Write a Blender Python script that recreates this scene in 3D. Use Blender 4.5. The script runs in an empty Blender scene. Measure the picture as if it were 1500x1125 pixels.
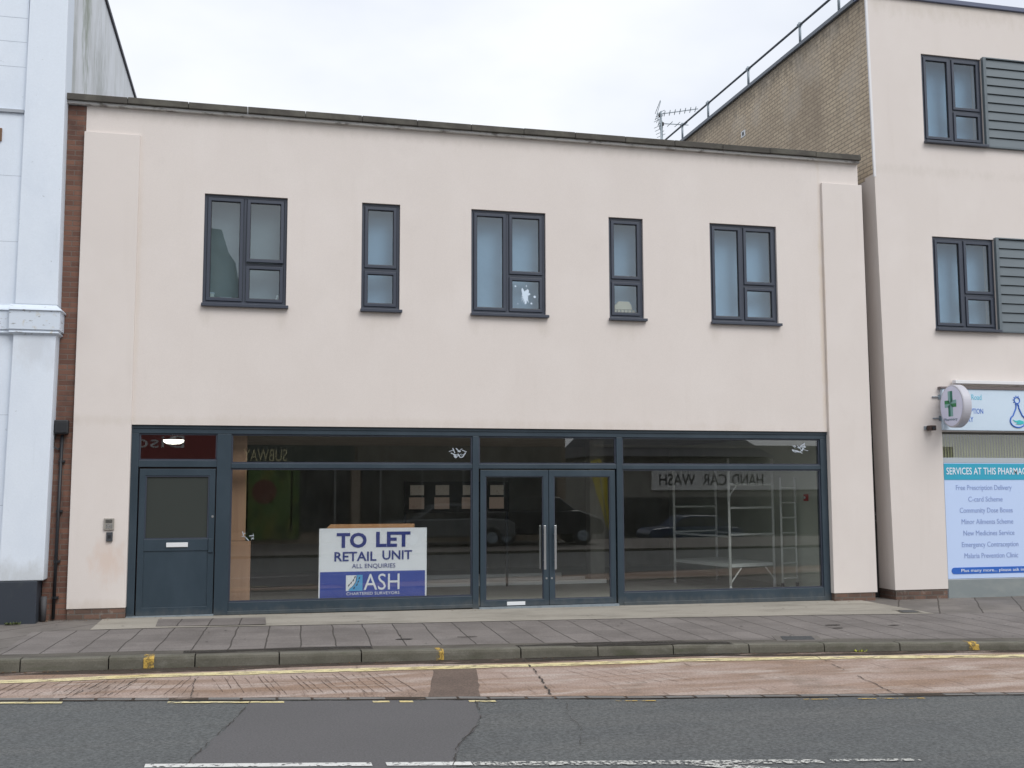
import bpy, math, random
from mathutils import Vector, Matrix
random.seed(7)
S = bpy.context.scene
COL = S.collection

# ------------------------------------------------------------------ camera
F_PX, PITCH, YAW, ROLL = 1578.65, .0976, .2349, -.0029
CAM = Vector((1.725, -16.334, 1.80))
fw = Vector((math.sin(YAW)*math.cos(PITCH), math.cos(YAW)*math.cos(PITCH), math.sin(PITCH)))
rt = Vector((math.cos(YAW), -math.sin(YAW), 0)); up = rt.cross(fw)
r2 = math.cos(ROLL)*rt + math.sin(ROLL)*up; u2 = -math.sin(ROLL)*rt + math.cos(ROLL)*up
cd = bpy.data.cameras.new('camera'); cam = bpy.data.objects.new('camera', cd); COL.objects.link(cam)
m = Matrix((r2, u2, -fw)).transposed().to_4x4(); m.translation = CAM
cam.matrix_world = m
cd.sensor_width = 36; cd.lens = F_PX/1500*36; cd.clip_end = 3000; cd.clip_start = .05
S.camera = cam

# ------------------------------------------------------------------ world, sun, exposure
SUN_EL, SUN_AZ = math.radians(48), math.radians(156)      # azimuth clockwise from +y
w = bpy.data.worlds.new("World"); S.world = w; w.use_nodes = True
nt = w.node_tree; nt.nodes.clear()
out = nt.nodes.new('ShaderNodeOutputWorld'); bg = nt.nodes.new('ShaderNodeBackground')
sky = nt.nodes.new('ShaderNodeTexSky'); sky.sky_type = 'NISHITA'; sky.sun_disc = False
sky.sun_elevation = SUN_EL; sky.sun_rotation = SUN_AZ
tc = nt.nodes.new('ShaderNodeTexCoord'); mp = nt.nodes.new('ShaderNodeMapping'); mp.inputs['Scale'].default_value = (1, 1, 2.2)
nz = nt.nodes.new('ShaderNodeTexNoise'); nz.inputs['Scale'].default_value = 2.2; nz.inputs['Detail'].default_value = 5; nz.inputs['Roughness'].default_value = .5
cr = nt.nodes.new('ShaderNodeValToRGB')
cr.color_ramp.elements[0].position = .36; cr.color_ramp.elements[0].color = (6.75, 7.15, 7.95, 1)
cr.color_ramp.elements[1].position = .60; cr.color_ramp.elements[1].color = (8.5, 8.7, 9.0, 1)
mx = nt.nodes.new('ShaderNodeMixRGB'); mx.inputs['Fac'].default_value = .93
L = nt.links.new
L(tc.outputs['Generated'], mp.inputs['Vector']); L(mp.outputs[0], nz.inputs['Vector']); L(nz.outputs[0], cr.inputs[0])
L(sky.outputs[0], mx.inputs[1]); L(cr.outputs[0], mx.inputs[2]); L(mx.outputs[0], bg.inputs[0]); L(bg.outputs[0], out.inputs[0])
bg.inputs['Strength'].default_value = .097
sd = bpy.data.lights.new('sun', 'SUN'); sd.energy = 1.5; sd.angle = math.radians(35); sd.color = (1, .97, .93)
so = bpy.data.objects.new('sun', sd); COL.objects.link(so)
sdir = Vector((math.sin(SUN_AZ)*math.cos(SUN_EL), math.cos(SUN_AZ)*math.cos(SUN_EL), math.sin(SUN_EL)))
so.rotation_euler = sdir.to_track_quat('Z', 'Y').to_euler(); so.location = (0, -10, 30)
S.view_settings.view_transform = 'Standard'; S.view_settings.look = 'None'
S.view_settings.exposure = .35; S.view_settings.gamma = 1
S.render.engine = 'CYCLES'
try:
    S.cycles.transparent_max_bounces = 16; S.cycles.max_bounces = 8; S.cycles.glossy_bounces = 4
except Exception: pass

# ------------------------------------------------------------------ materials
def lin(c): return tuple(((v/255)/12.92 if v/255 <= .04045 else ((v/255+.055)/1.055)**2.4) for v in c)
def MAT(name, col, rough=.8, layers=(), spots=(), bump=None, metallic=0, spec=.5, speck=None, brick=None, alpha=None, emit=None, tiles=None):
    """col linear rgb. layers: (col, (sx,sy,sz), lo, hi, opacity). spots: (col, centre, radii, opacity)"""
    m = bpy.data.materials.new(name); m.use_nodes = True; t = m.node_tree; N = t.nodes; K = t.links.new
    b = N['Principled BSDF']; b.inputs['Roughness'].default_value = rough; b.inputs['Metallic'].default_value = metallic
    b.inputs['Specular IOR Level'].default_value = spec
    geo = N.new('ShaderNodeNewGeometry'); P = geo.outputs['Position']
    rgb = N.new('ShaderNodeRGB'); rgb.outputs[0].default_value = (*col, 1); cur = rgb.outputs[0]
    hgt = None
    def mapn(sc, off=(0, 0, 0)):
        q = N.new('ShaderNodeMapping'); q.inputs['Scale'].default_value = sc; q.inputs['Location'].default_value = off; K(P, q.inputs['Vector']); return q.outputs[0]
    def noise(vec, s=1, det=4, ro=.6):
        n = N.new('ShaderNodeTexNoise'); n.inputs['Scale'].default_value = s; n.inputs['Detail'].default_value = det; n.inputs['Roughness'].default_value = ro
        K(vec, n.inputs['Vector']); return n.outputs[0]
    def mr(v, lo, hi, a=0, z=1):
        q = N.new('ShaderNodeMapRange'); K(v, q.inputs[0]); q.inputs[1].default_value = lo; q.inputs[2].default_value = hi
        q.inputs[3].default_value = a; q.inputs[4].default_value = z; return q.outputs[0]
    def mix(f, a, c, mode='MIX'):
        q = N.new('ShaderNodeMixRGB'); q.blend_type = mode
        K(f, q.inputs[0]) if not isinstance(f, float) else setattr(q.inputs[0], 'default_value', f)
        K(a, q.inputs[1]) if not isinstance(a, tuple) else setattr(q.inputs[1], 'default_value', (*a, 1))
        K(c, q.inputs[2]) if not isinstance(c, tuple) else setattr(q.inputs[2], 'default_value', (*c, 1))
        return q.outputs[0]
    def mth(op, a, c=None):
        q = N.new('ShaderNodeMath'); q.operation = op
        K(a, q.inputs[0]) if not isinstance(a, (int, float)) else setattr(q.inputs[0], 'default_value', a)
        if c is not None: K(c, q.inputs[1]) if not isinstance(c, (int, float)) else setattr(q.inputs[1], 'default_value', c)
        return q.outputs[0]
    if brick:
        axis, c2, mort, bw, bh, ms = brick
        sep = N.new('ShaderNodeSeparateXYZ'); K(P, sep.inputs[0]); cb = N.new('ShaderNodeCombineXYZ')
        K(sep.outputs[0 if axis == 'x' else 1], cb.inputs[0]); K(sep.outputs[2], cb.inputs[1])
        bt = N.new('ShaderNodeTexBrick'); K(cb.outputs[0], bt.inputs['Vector'])
        bt.inputs['Color1'].default_value = (*col, 1); bt.inputs['Color2'].default_value = (*c2, 1); bt.inputs['Mortar'].default_value = (*mort, 1)
        bt.inputs['Scale'].default_value = 1; bt.inputs['Brick Width'].default_value = bw; bt.inputs['Row Height'].default_value = bh
        bt.inputs['Mortar Size'].default_value = ms; bt.inputs['Mortar Smooth'].default_value = .2
        cur = bt.outputs[0]; hgt = mth('MULTIPLY', bt.outputs[1], -1.0)
    if tiles:
        # paving slabs: (angle, width, length, joint, joint colour, tone variation)
        ang, tw, tl, jn, jc, tv = tiles
        q = N.new('ShaderNodeMapping'); q.inputs['Rotation'].default_value = (0, 0, ang); K(P, q.inputs['Vector'])
        wn = N.new('ShaderNodeTexNoise'); wn.inputs['Scale'].default_value = 1.5; K(P, wn.inputs['Vector'])
        sep = N.new('ShaderNodeSeparateXYZ'); K(q.outputs[0], sep.inputs[0])
        ux = mth('DIVIDE', mth('ADD', sep.outputs[0], mr(wn.outputs[0], .3, .7, -.01, .01)), tw); ix = mth('FLOOR', ux); fx = mth('FRACT', ux)
        wv = N.new('ShaderNodeTexWhiteNoise'); wv.noise_dimensions = '1D'; K(ix, wv.inputs['W'])
        uy = mth('ADD', mth('DIVIDE', sep.outputs[1], tl), mth('MULTIPLY', mth('ROUND', mth('MULTIPLY', wv.outputs['Value'], 2.99)), .33)); iy = mth('FLOOR', uy); fy = mth('FRACT', uy)
        dx = mth('MULTIPLY', mth('MINIMUM', fx, mth('SUBTRACT', 1.0, fx)), tw)
        dy = mth('MULTIPLY', mth('MINIMUM', fy, mth('SUBTRACT', 1.0, fy)), tl)
        cb = N.new('ShaderNodeCombineXYZ'); K(ix, cb.inputs[0]); K(iy, cb.inputs[1])
        w2 = N.new('ShaderNodeTexWhiteNoise'); w2.noise_dimensions = '2D'; K(cb.outputs[0], w2.inputs['Vector'])
        v = mr(w2.outputs['Value'], 0, 1, 1-tv, 1+tv)
        vc = N.new('ShaderNodeCombineXYZ'); [K(v, vc.inputs[i]) for i in range(3)]
        cur = mix(1.0, cur, vc.outputs[0], 'MULTIPLY')
        jx = mr(dx, jn*.5, jn, 1, 0); jy = mr(dy, jn*.35, jn*.7, .55, 0)
        j = mth('MAXIMUM', jx, jy); hgt = mth('MULTIPLY', j, -1.0); tile_j = (j, jc)
    for (c, sc, lo, hi, op) in layers:
        cur = mix(mr(noise(mapn(sc, (random.random()*9, random.random()*9, random.random()*9))), lo, hi, 0, op), cur, c)
    if tiles: cur = mix(tile_j[0], cur, tile_j[1])
    for (c, ce, ra, op) in spots:
        q = N.new('ShaderNodeVectorMath'); q.operation = 'SUBTRACT'; K(P, q.inputs[0]); q.inputs[1].default_value = ce
        d = N.new('ShaderNodeVectorMath'); d.operation = 'DIVIDE'; K(q.outputs[0], d.inputs[0]); d.inputs[1].default_value = ra
        l = N.new('ShaderNodeVectorMath'); l.operation = 'LENGTH'; K(d.outputs[0], l.inputs[0])
        n = noise(mapn((9, 9, 4)), 1)
        f = mr(mth('ADD', l.outputs['Value'], mr(n, .3, .7, -.35, .35)), .2, 1, op, 0)
        cur = mix(f, cur, c)
    if speck:
        a, sc = speck
        n = noise(mapn((sc, sc, sc)), 1, 2, .7); v = mr(n, .3, .7, 1-a, 1+a)
        vc = N.new('ShaderNodeCombineXYZ'); [K(v, vc.inputs[i]) for i in range(3)]
        cur = mix(1.0, cur, vc.outputs[0], 'MULTIPLY')
    K(cur, b.inputs['Base Color'])
    if bump:
        sc, st, di = bump; n = noise(mapn((sc, sc, sc)), 1, 5, .65)
        h = n if hgt is None else mth('ADD', mth('MULTIPLY', n, .5), hgt)
        bp = N.new('ShaderNodeBump'); bp.inputs['Strength'].default_value = st; bp.inputs['Distance'].default_value = di
        K(h, bp.inputs['Height']); K(bp.outputs[0], b.inputs['Normal'])
    if alpha:
        sc, lo, hi = alpha; K(mr(noise(mapn(sc), 1, 6, .7), lo, hi), b.inputs['Alpha'])
    if emit:
        b.inputs['Emission Color'].default_value = (*emit[0], 1); b.inputs['Emission Strength'].default_value = emit[1]
    return m
def GLASS(name, tint=(.9, .93, .93), base=.05, refl=(1, 1, 1), rough=0.0):
    m = bpy.data.materials.new(name); m.use_nodes = True; t = m.node_tree; N = t.nodes; K = t.links.new; N.clear()
    o = N.new('ShaderNodeOutputMaterial'); mxs = N.new('ShaderNodeMixShader'); tr = N.new('ShaderNodeBsdfTransparent'); gl = N.new('ShaderNodeBsdfGlossy')
    tr.inputs[0].default_value = (*tint, 1); gl.inputs[0].default_value = (*refl, 1); gl.inputs['Roughness'].default_value = rough
    lw = N.new('ShaderNodeLayerWeight'); lw.inputs[0].default_value = .5
    p = N.new('ShaderNodeMath'); p.operation = 'POWER'; p.inputs[1].default_value = 5; K(lw.outputs['Facing'], p.inputs[0])
    q = N.new('ShaderNodeMath'); q.operation = 'MULTIPLY_ADD'; q.inputs[1].default_value = .85; q.inputs[2].default_value = base; K(p.outputs[0], q.inputs[0])
    K(q.outputs[0], mxs.inputs[0]); K(tr.outputs[0], mxs.inputs[1]); K(gl.outputs[0], mxs.inputs[2]); K(mxs.outputs[0], o.inputs[0])
    return m

RC = (.69, .636, .602)
render_m = MAT('cream_render', RC, .9,
    layers=[((.655, .603, .570), (.5, .5, .5), .35, .7, .5), ((.73, .68, .65), (1.1, 1.1, .9), .45, .7, .5), ((.57, .51, .46), (5, 5, .5), .58, .8, .16), ((.58,.53,.50), (2.5, 2.5, 2.5), .60, .78, .16)],
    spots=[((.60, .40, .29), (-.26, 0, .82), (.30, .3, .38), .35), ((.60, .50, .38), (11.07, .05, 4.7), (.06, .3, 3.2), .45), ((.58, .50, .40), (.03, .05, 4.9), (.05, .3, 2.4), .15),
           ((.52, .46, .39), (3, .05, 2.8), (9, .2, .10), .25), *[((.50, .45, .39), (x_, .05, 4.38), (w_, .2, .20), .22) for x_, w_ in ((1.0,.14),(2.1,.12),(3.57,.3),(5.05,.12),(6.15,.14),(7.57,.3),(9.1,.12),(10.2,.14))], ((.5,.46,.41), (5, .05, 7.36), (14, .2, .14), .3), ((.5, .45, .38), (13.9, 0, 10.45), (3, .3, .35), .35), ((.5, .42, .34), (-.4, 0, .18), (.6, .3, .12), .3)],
    bump=(60, .25, .004), speck=(.03, 90))
white_m = MAT('white_masonry_paint', (.70, .765, .85), .7,
    layers=[((.58, .65, .75), (1.2, 1.2, .7), .45, .75, .6), ((.50, .56, .62), (7, 7, .6), .62, .8, .35), ((.3, .33, .36), (14, 14, 14), .70, .76, .6)],
    spots=[((.42, .43, .42), (-2, -.25, .62), (5, .6, .28), .5), ((.5, .52, .55), (-1.3, -.25, 3.8), (.5, .4, .35), .4)],
    bump=(25, .2, .006), speck=(.02, 40))
side_m = MAT('streaked_white_wall', (.72, .75, .79), .85,
    layers=[((.56, .58, .59), (1.3, 1.3, .8), .45, .7, .7), ((.42, .45, .42), (4.5, 4.5, .8), .55, .75, .6), ((.30, .34, .27), (2.6, 2.6, .4), .64, .74, .5), ((.6, .62, .64), (9, 9, 1.6), .45, .7, .4), ((.12, .14, .11), (11, 9, .9), .64, .76, .6)],
    spots=[((.22, .25, .18), (-1.03, 1.55, 9.9), (.5, .55, 2.2), .75), ((.33, .35, .33), (-1.03, 3.2, 8.6), (.5, 1.0, 1.6), .55), ((.25, .27, .24), (-1.03, .5, 8.0), (.5, .25, 1.8), .5)],
    bump=(20, .2, .008))
plinth_m = MAT('dark_blue_plinth_paint', (.028, .036, .05), .6, layers=[((.06, .07, .07), (6, 6, 3), .55, .75, .5)], bump=(20, .2, .006))
brick_m = MAT('brown_brick', (.20, .10, .07), .9, brick=('x', (.12, .06, .045), (.15, .115, .095), .225, .075, .008),
    layers=[((.05, .03, .027), (3, 3, 2), .5, .75, .55), ((.2, .1, .06), (9, 9, 9), .6, .75, .4)], bump=(40, .6, .008))
plbrick_m = MAT('stained_plinth_brick', (.17, .10, .075), .9, brick=('x', (.11, .07, .055), (.13, .11, .095), .225, .075, .010),
    layers=[((.28, .25, .22), (8, 8, 8), .58, .7, .6), ((.05, .04, .035), (5, 5, 5), .5, .75, .5)], bump=(40, .6, .008))
buff_m = MAT('buff_brick', (.62, .51, .37), .9, brick=('y', (.52, .42, .305), (.30, .25, .20), .225, .075, .010),
    layers=[((.28, .22, .165), (1.1, 1.1, .5), .45, .7, .5), ((.55, .49, .42), (.8, .8, .8), .5, .68, .5), ((.15, .135, .12), (3, 2.4, .3), .6, .8, .45)],
    spots=[((.10, .09, .075), (12.1, 5, 10.5), (2, 14, .42), .6)], bump=(40, .5, .008))
coping_m = MAT('weathered_concrete_coping', (.080, .074, .066), .95, layers=[((.13, .125, .105), (4, 4, 4), .45, .65, .7), ((.048, .046, .038), (1.4, 4, 4), .5, .7, .6)], bump=(35, .5, .01))
fascia_m = MAT('peeling_white_board', (.55, .55, .54), .8, layers=[((.16, .14, .125), (6, 6, 14), .52, .66, .8)], bump=(20, .4, .01))
frame_m = MAT('slate_blue_aluminium', (.025, .043, .060), .42, layers=[((.045, .068, .09), (2, 2, 1), .4, .7, .6), ((.10, .12, .13), (22, 22, 3), .73, .8, .35)], spots=[((.13, .13, .12), (5.5, .1, -.03), (14, .5, .14), .4)], speck=(.04, 120))
uframe_m = MAT('grey_window_plastic', (.040, .050, .074), .38, layers=[((.052, .062, .085), (2, 2, 2), .4, .7, .5)])
gasket_m = MAT('black_gasket', (.012, .013, .016), .6)
pane_m = GLASS('shop_glass', (.93, .94, .93), .085)
upane_m = GLASS('window_glass', (.80, .88, .93), .075)
frost_m = MAT('obscured_glass', (.045, .052, .048), .22)
blind_m = MAT('pale_blue_blind', (.44, .54, .62), .9, layers=[((.36, .45, .53), (2, 2, 3), .4, .7, .6)])
white_pm = MAT('white_plastic', (.72, .74, .76), .4)
steel_m = MAT('brushed_steel', (.62, .64, .66), .28, metallic=.9)
galv_m = MAT('galvanised_steel', (.30, .35, .39), .5, metallic=.5, layers=[((.2, .24, .27), (9, 9, 9), .5, .6, .5)])
alu_m = MAT('aluminium_tube', (.85, .88, .87), .45)
black_m = MAT('black_plastic', (.016, .018, .022), .5)
clad_m = MAT('grey_cladding', (.125, .155, .175), .55, layers=[((.10, .125, .145), (1, 1, 8), .4, .7, .6)])
trim_m = MAT('lead_grey_trim', (.14, .16, .19), .5)
whitem2 = MAT('white_trim', (.74, .74, .76), .6)
FLOOR_LAY = [((.30, .29, .26), (1, 1, 1), .4, .7, .6)]
ifloor_m = MAT('bare_screed_floor', (.40, .40, .37), .55, layers=FLOOR_LAY, speck=(.05, 30))
iwall_m = MAT('bare_plaster_wall', (.40, .39, .35), .9, layers=[((.22, .21, .19), (1, 1, .6), .4, .65, .7)])
iwallp_m = MAT('pale_plaster_wall', (.62, .66, .58), .9, layers=[((.5, .54, .47), (1.5, 1.5, 1.5), .4, .7, .6)])
iceil_m = MAT('unfinished_ceiling', (.30, .30, .28), .9, layers=[((.18, .18, .17), (2, 2, 2), .4, .6, .6)])
ply_m = MAT('plywood', (.42, .255, .165), .7, layers=[((.33, .19, .12), (14, 3, .8), .4, .7, .6)])
card_m = MAT('brown_cardboard', (.50, .27, .13), .85, layers=[((.56, .33, .18), (30, 3, 1), .4, .6, .5)])
def paint(name, c, r=.5): return MAT(name, c, r)
signwhite_m = paint('sign_white', (.87, .90, .97), .4)
signblue_m = MAT('sign_blue', (.035, .075, .40), .4, layers=[((.05, .10, .45), (6, 6, 3), .55, .8, .5)])
letblue_m = paint('lettering_blue', (.035, .055, .26), .5)
logo_lb_m = paint('logo_light_blue', (.10, .42, .78), .5)
asphalt_m = MAT('asphalt', (.095, .101, .101), .85, layers=[((.076, .079, .082), (.5, .5, .5), .4, .65, .7), ((.12, .12, .115), (.25, 2.2, 1), .5, .7, .4), ((.2, .2, .19), (60, 60, 60), .66, .72, .8), ((.045, .047, .05), (75, 75, 75), .62, .68, .7)], speck=(.45, 38), bump=(60, .8, .010))
patch_m = MAT('smooth_asphalt_patch', (.098, .095, .098), .8, layers=[((.09, .088, .09), (.8, .8, .8), .4, .65, .7), ((.055, .055, .055), (1.2, 12, 1), .68, .74, .5)], speck=(.22, 60), bump=(80, .5, .005))
conc_m = MAT('worn_pinkish_concrete', (.345, .262, .222), .9,
    layers=[((.235, .16, .115), (.5, 2.4, 1), .45, .60, .8), ((.24, .15, .095), (.3, 1.5, 1), .47, .62, .7), ((.42, .35, .31), (.9, 3.2, 1), .5, .64, .8), ((.13,.095,.07), (1.6, 1.2, 1), .56, .7, .5), ((.11, .07, .05), (14, 1.3, 1), .60, .72, .6), ((.12, .09, .07), (30, 30, 30), .64, .7, .5)], speck=(.28, 45), bump=(60, .8, .008))
bpatch_m = MAT('brown_tar_patch', (.135, .098, .078), .9, layers=[((.10, .072, .058), (3, 3, 3), .4, .6, .6)], speck=(.35, 50), bump=(70, .6, .006))
slab_m = MAT('paving_slabs', (.180, .162, .152), .88, tiles=(math.radians(2.5), .407, .62, .011, (.055, .048, .042), .10),
    layers=[((.115, .102, .095), (1.2, 1.2, 1), .42, .65, .7), ((.20, .185, .175), (3, 3, 3), .58, .72, .5), ((.05, .042, .04), (9, 9, 9), .70, .76, .6)], speck=(.2, 50), bump=(60, .6, .006))
slab2_m = MAT('mixed_paving_slabs', (.172, .155, .142), .9, tiles=(math.radians(34), .60, .80, .014, (.06, .05, .042), .12),
    layers=[((.11, .10, .09), (1.6, 1.6, 1), .42, .6, .7), ((.2, .18, .15), (4, 4, 3), .58, .7, .5)], speck=(.12, 80), bump=(60, .5, .006))
apron_m = MAT('pale_concrete_apron', (.33, .305, .262), .9, layers=[((.20, .185, .155), (.8, 2, 1), .45, .65, .7), ((.36, .34, .30), (3, 6, 3), .55, .7, .5), ((.1, .09, .08), (11, 11, 11), .66, .75, .5)], speck=(.10, 60), bump=(60, .4, .005))
kerb_m = MAT('mossy_kerb_stone', (.135, .128, .105), .9, layers=[((.085, .082, .062), (2, 3, 3), .4, .6, .7), ((.19, .185, .16), (4, 9, 9), .58, .72, .5), ((.06, .07, .035), (1.3, 6, 8), .58, .7, .5)], speck=(.12, 60), bump=(60, .5, .006))
infill_m = MAT('dark_infill', (.105, .095, .08), .95, layers=[((.06, .052, .045), (1.5, 5, 1), .42, .62, .7), ((.16, .145, .12), (5, 5, 5), .6, .72, .5)], speck=(.2, 60), bump=(60, .6, .006))
dirt_m = MAT('gutter_dirt', (.042, .030, .021), .95, alpha=((2.2, 8, 3), .30, .55), bump=(60, .6, .01))
damp_m = MAT('damp_stain', (.032, .027, .022), .6, alpha=((1.3, 7, 1), .34, .56))
yel_m = MAT('worn_yellow_paint', (.66, .58, .33), .7, layers=[((.60, .46, .15), (1.2, 5, 1), .5, .7, .6), ((.56, .5, .36), (5, 9, 5), .55, .7, .6)], alpha=((5, 15, 7), .38, .50), speck=(.15, 60))
yel2_m = MAT('ochre_paint', (.50, .33, .07), .7, alpha=((13, 13, 10), .43, .56))
wht_m = MAT('worn_white_paint', (.62, .62, .60), .7, alpha=((16, 20, 9), .38, .46), speck=(.1, 90))
wht2_m = MAT('faded_white_paint', (.52, .52, .49), .7, alpha=((28, 28, 9), .47, .55))
crack_m = MAT('dark_crack', (.045, .038, .033), .95, alpha=((5, 5, 5), .42, .52))
sett_m = MAT('granite_sett', (.15, .145, .14), .85, layers=[((.22, .21, .2), (3, 3, 3), .5, .7, .6)], bump=(60, .5, .005))
iron_m = MAT('worn_iron', (.075, .080, .085), .55, metallic=.4, bump=(40, .4, .004))
ground_m = MAT('far_ground', (.12, .12, .11), .95, layers=[((.09, .095, .08), (.1, .1, .1), .4, .6, .8)])
roofm = MAT('roof_felt', (.08, .08, .085), .95)

# ------------------------------------------------------------------ mesh building
class MB:
    def __init__(s): s.v = []; s.f = []
    def add(s, vs, fs):
        n = len(s.v); s.v += [tuple(v) for v in vs]; s.f += [tuple(i+n for i in f) for f in fs]; return s
    def box(s, x0, x1, y0, y1, z0, z1):
        return s.add([(x0,y0,z0),(x1,y0,z0),(x1,y1,z0),(x0,y1,z0),(x0,y0,z1),(x1,y0,z1),(x1,y1,z1),(x0,y1,z1)],
                     [(0,3,2,1),(4,5,6,7),(0,1,5,4),(1,2,6,5),(2,3,7,6),(3,0,4,7)])
    def hexa(s, p): return s.add(p, [(0,3,2,1),(4,5,6,7),(0,1,5,4),(1,2,6,5),(2,3,7,6),(3,0,4,7)])
    def tube(s, a, b, r, n=10, r2=None):
        a = Vector(a); b = Vector(b); d = (b-a).normalized(); r2 = r if r2 is None else r2
        e = d.orthogonal().normalized(); g = d.cross(e); vs = []
        for P, q in ((a, r), (b, r2)):
            for i in range(n):
                t = 2*math.pi*i/n; vs.append(P+e*q*math.cos(t)+g*q*math.sin(t))
        return s.add(vs, [tuple(range(n))[::-1], tuple(range(n, 2*n))]+[(i, (i+1) % n, n+(i+1) % n, n+i) for i in range(n)])
    def bar(s, a, b, w, h):
        a = Vector(a); b = Vector(b); d = (b-a).normalized(); e = d.cross(Vector((0, 0, 1)))
        if e.length < .01: e = Vector((1, 0, 0))
        e.normalize(); g = e.cross(d)
        return s.hexa([a-e*w/2-g*h/2, a+e*w/2-g*h/2, b+e*w/2-g*h/2, b-e*w/2-g*h/2, a-e*w/2+g*h/2, a+e*w/2+g*h/2, b+e*w/2+g*h/2, b-e*w/2+g*h/2])
    def path(s, pts, r, n=8):
        for a, b in zip(pts, pts[1:]): s.tube(a, b, r, n)
        return s
    def xz(s, pts, y0, y1):     # polygon in the x-z plane extruded in y (counter-clockwise seen from -y)
        n = len(pts); return s.add([(x, y0, z) for x, z in pts]+[(x, y1, z) for x, z in pts],
            [tuple(range(n)), tuple(range(2*n-1, n-1, -1))]+[(i, n+i, n+(i+1) % n, (i+1) % n) for i in range(n)])
    def xy(s, pts, z0, z1):     # polygon in x-y extruded in z; z functions of x allowed
        a = z0 if callable(z0) else (lambda x: z0); b = z1 if callable(z1) else (lambda x: z1)
        n = len(pts); return s.add([(x, y, a(x)) for x, y in pts]+[(x, y, b(x)) for x, y in pts],
            [tuple(range(n))[::-1], tuple(range(n, 2*n))]+[(i, (i+1) % n, n+(i+1) % n, n+i) for i in range(n)])
    def disc_x(s, cx, cy, cz, ry, rz, x0, x1, n=48):
        vs = [(x, cy+ry*math.cos(2*math.pi*i/n), cz+rz*math.sin(2*math.pi*i/n)) for x in (x0, x1) for i in range(n)]
        return s.add(vs, [tuple(range(n)), tuple(range(2*n-1, n-1, -1))]+[(i, n+i, n+(i+1) % n, (i+1) % n) for i in range(n)])
    def frame(s, x0, x1, z0, z1, t, y0, y1, tb=None, tt=None):   # rectangular ring facing y
        tb = t if tb is None else tb; tt = t if tt is None else tt
        o = [(x0,z0),(x1,z0),(x1,z1),(x0,z1)]; i = [(x0+t,z0+tb),(x1-t,z0+tb),(x1-t,z1-tt),(x0+t,z1-tt)]
        vs = [(x,y,z) for y in (y0,y1) for x,z in o+i]; fs = []
        for k in range(4):
            l = (k+1) % 4
            fs += [(k,l,4+l,4+k), (8+l,8+k,12+k,12+l), (k,8+k,8+l,l), (4+k,4+l,12+l,12+k)]
        return s.add(vs, fs)
WL = {}
def link(name, data, parent, loc):
    o = bpy.data.objects.new(name, data); COL.objects.link(o)
    pw = WL.get(parent.name, Vector((0, 0, 0))) if parent else Vector((0, 0, 0))
    if parent: o.parent = parent
    o.location = Vector(loc)-pw; WL[o.name] = Vector(loc); return o
def obj(name, mb, mat, parent=None, bevel=0, smooth=False):
    xs, ys, zs = zip(*mb.v); c = Vector(((min(xs)+max(xs))/2, (min(ys)+max(ys))/2, min(zs)))
    me = bpy.data.meshes.new(name); me.from_pydata([(v[0]-c.x, v[1]-c.y, v[2]-c.z) for v in mb.v], [], mb.f)
    import bmesh
    b = bmesh.new(); b.from_mesh(me); bmesh.ops.recalc_face_normals(b, faces=b.faces); b.to_mesh(me); b.free()
    me.materials.append(mat)
    if smooth:
        for p in me.polygons: p.use_smooth = len(p.vertices) == 4
    o = link(name, me, parent, c)
    if bevel:
        mo = o.modifiers.new('bevel', 'BEVEL'); mo.width = bevel; mo.segments = 2; mo.limit_method = 'ANGLE'
    return o
def tag(o, label=None, cat=None, group=None, kind=None):
    if label: o['label'] = label
    if cat: o['category'] = cat
    if group: o['group'] = group
    if kind: o['kind'] = kind
    return o
def thing(name, label, cat, loc, group=None):
    return tag(link(name, None, None, loc), label, cat, group)
def struct(name, mb, mat, **k): return tag(obj(name, mb, mat, **k), kind='structure')
def text(name, s, x0, x1, z0, z1, y, mat, parent, bold=0, back=False, th=.003, plane=None, base=None):
    """letters fitted to the box x0..x1, z0..z1, facing -y (or +y with back)"""
    cu = bpy.data.curves.new('txt', 'FONT'); cu.body = s; cu.size = 1; cu.offset = bold; cu.extrude = .5; cu.resolution_u = 3
    to = bpy.data.objects.new('txt', cu); COL.objects.link(to); dg = bpy.context.evaluated_depsgraph_get(); dg.update()
    me = bpy.data.meshes.new_from_object(to.evaluated_get(dg)); bpy.data.objects.remove(to)
    vs = [v.co.copy() for v in me.vertices]; fs = [tuple(p.vertices) for p in me.polygons]; bpy.data.meshes.remove(me)
    a0 = min(v.x for v in vs); a1 = max(v.x for v in vs); b0 = min(v.y for v in vs); b1 = max(v.y for v in vs)
    if x1 is None: x1 = x0+(a1-a0)/(b1-b0)*(z1-z0)
    mb = MB(); o = []
    for v in vs:
        u = (v.x-a0)/(a1-a0); h = (v.y-b0)/(b1-b0); d = v.z*th
        X = x1-u*(x1-x0) if back else x0+u*(x1-x0); Z = (base[0]+v.y*base[1]) if base else z0+h*(z1-z0); Y = y-(-d if back else d)
        o.append(plane(X, Y, Z) if plane else (X, Y, Z))
    mb.add(o, fs); return obj(name, mb, mat, parent)

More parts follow.
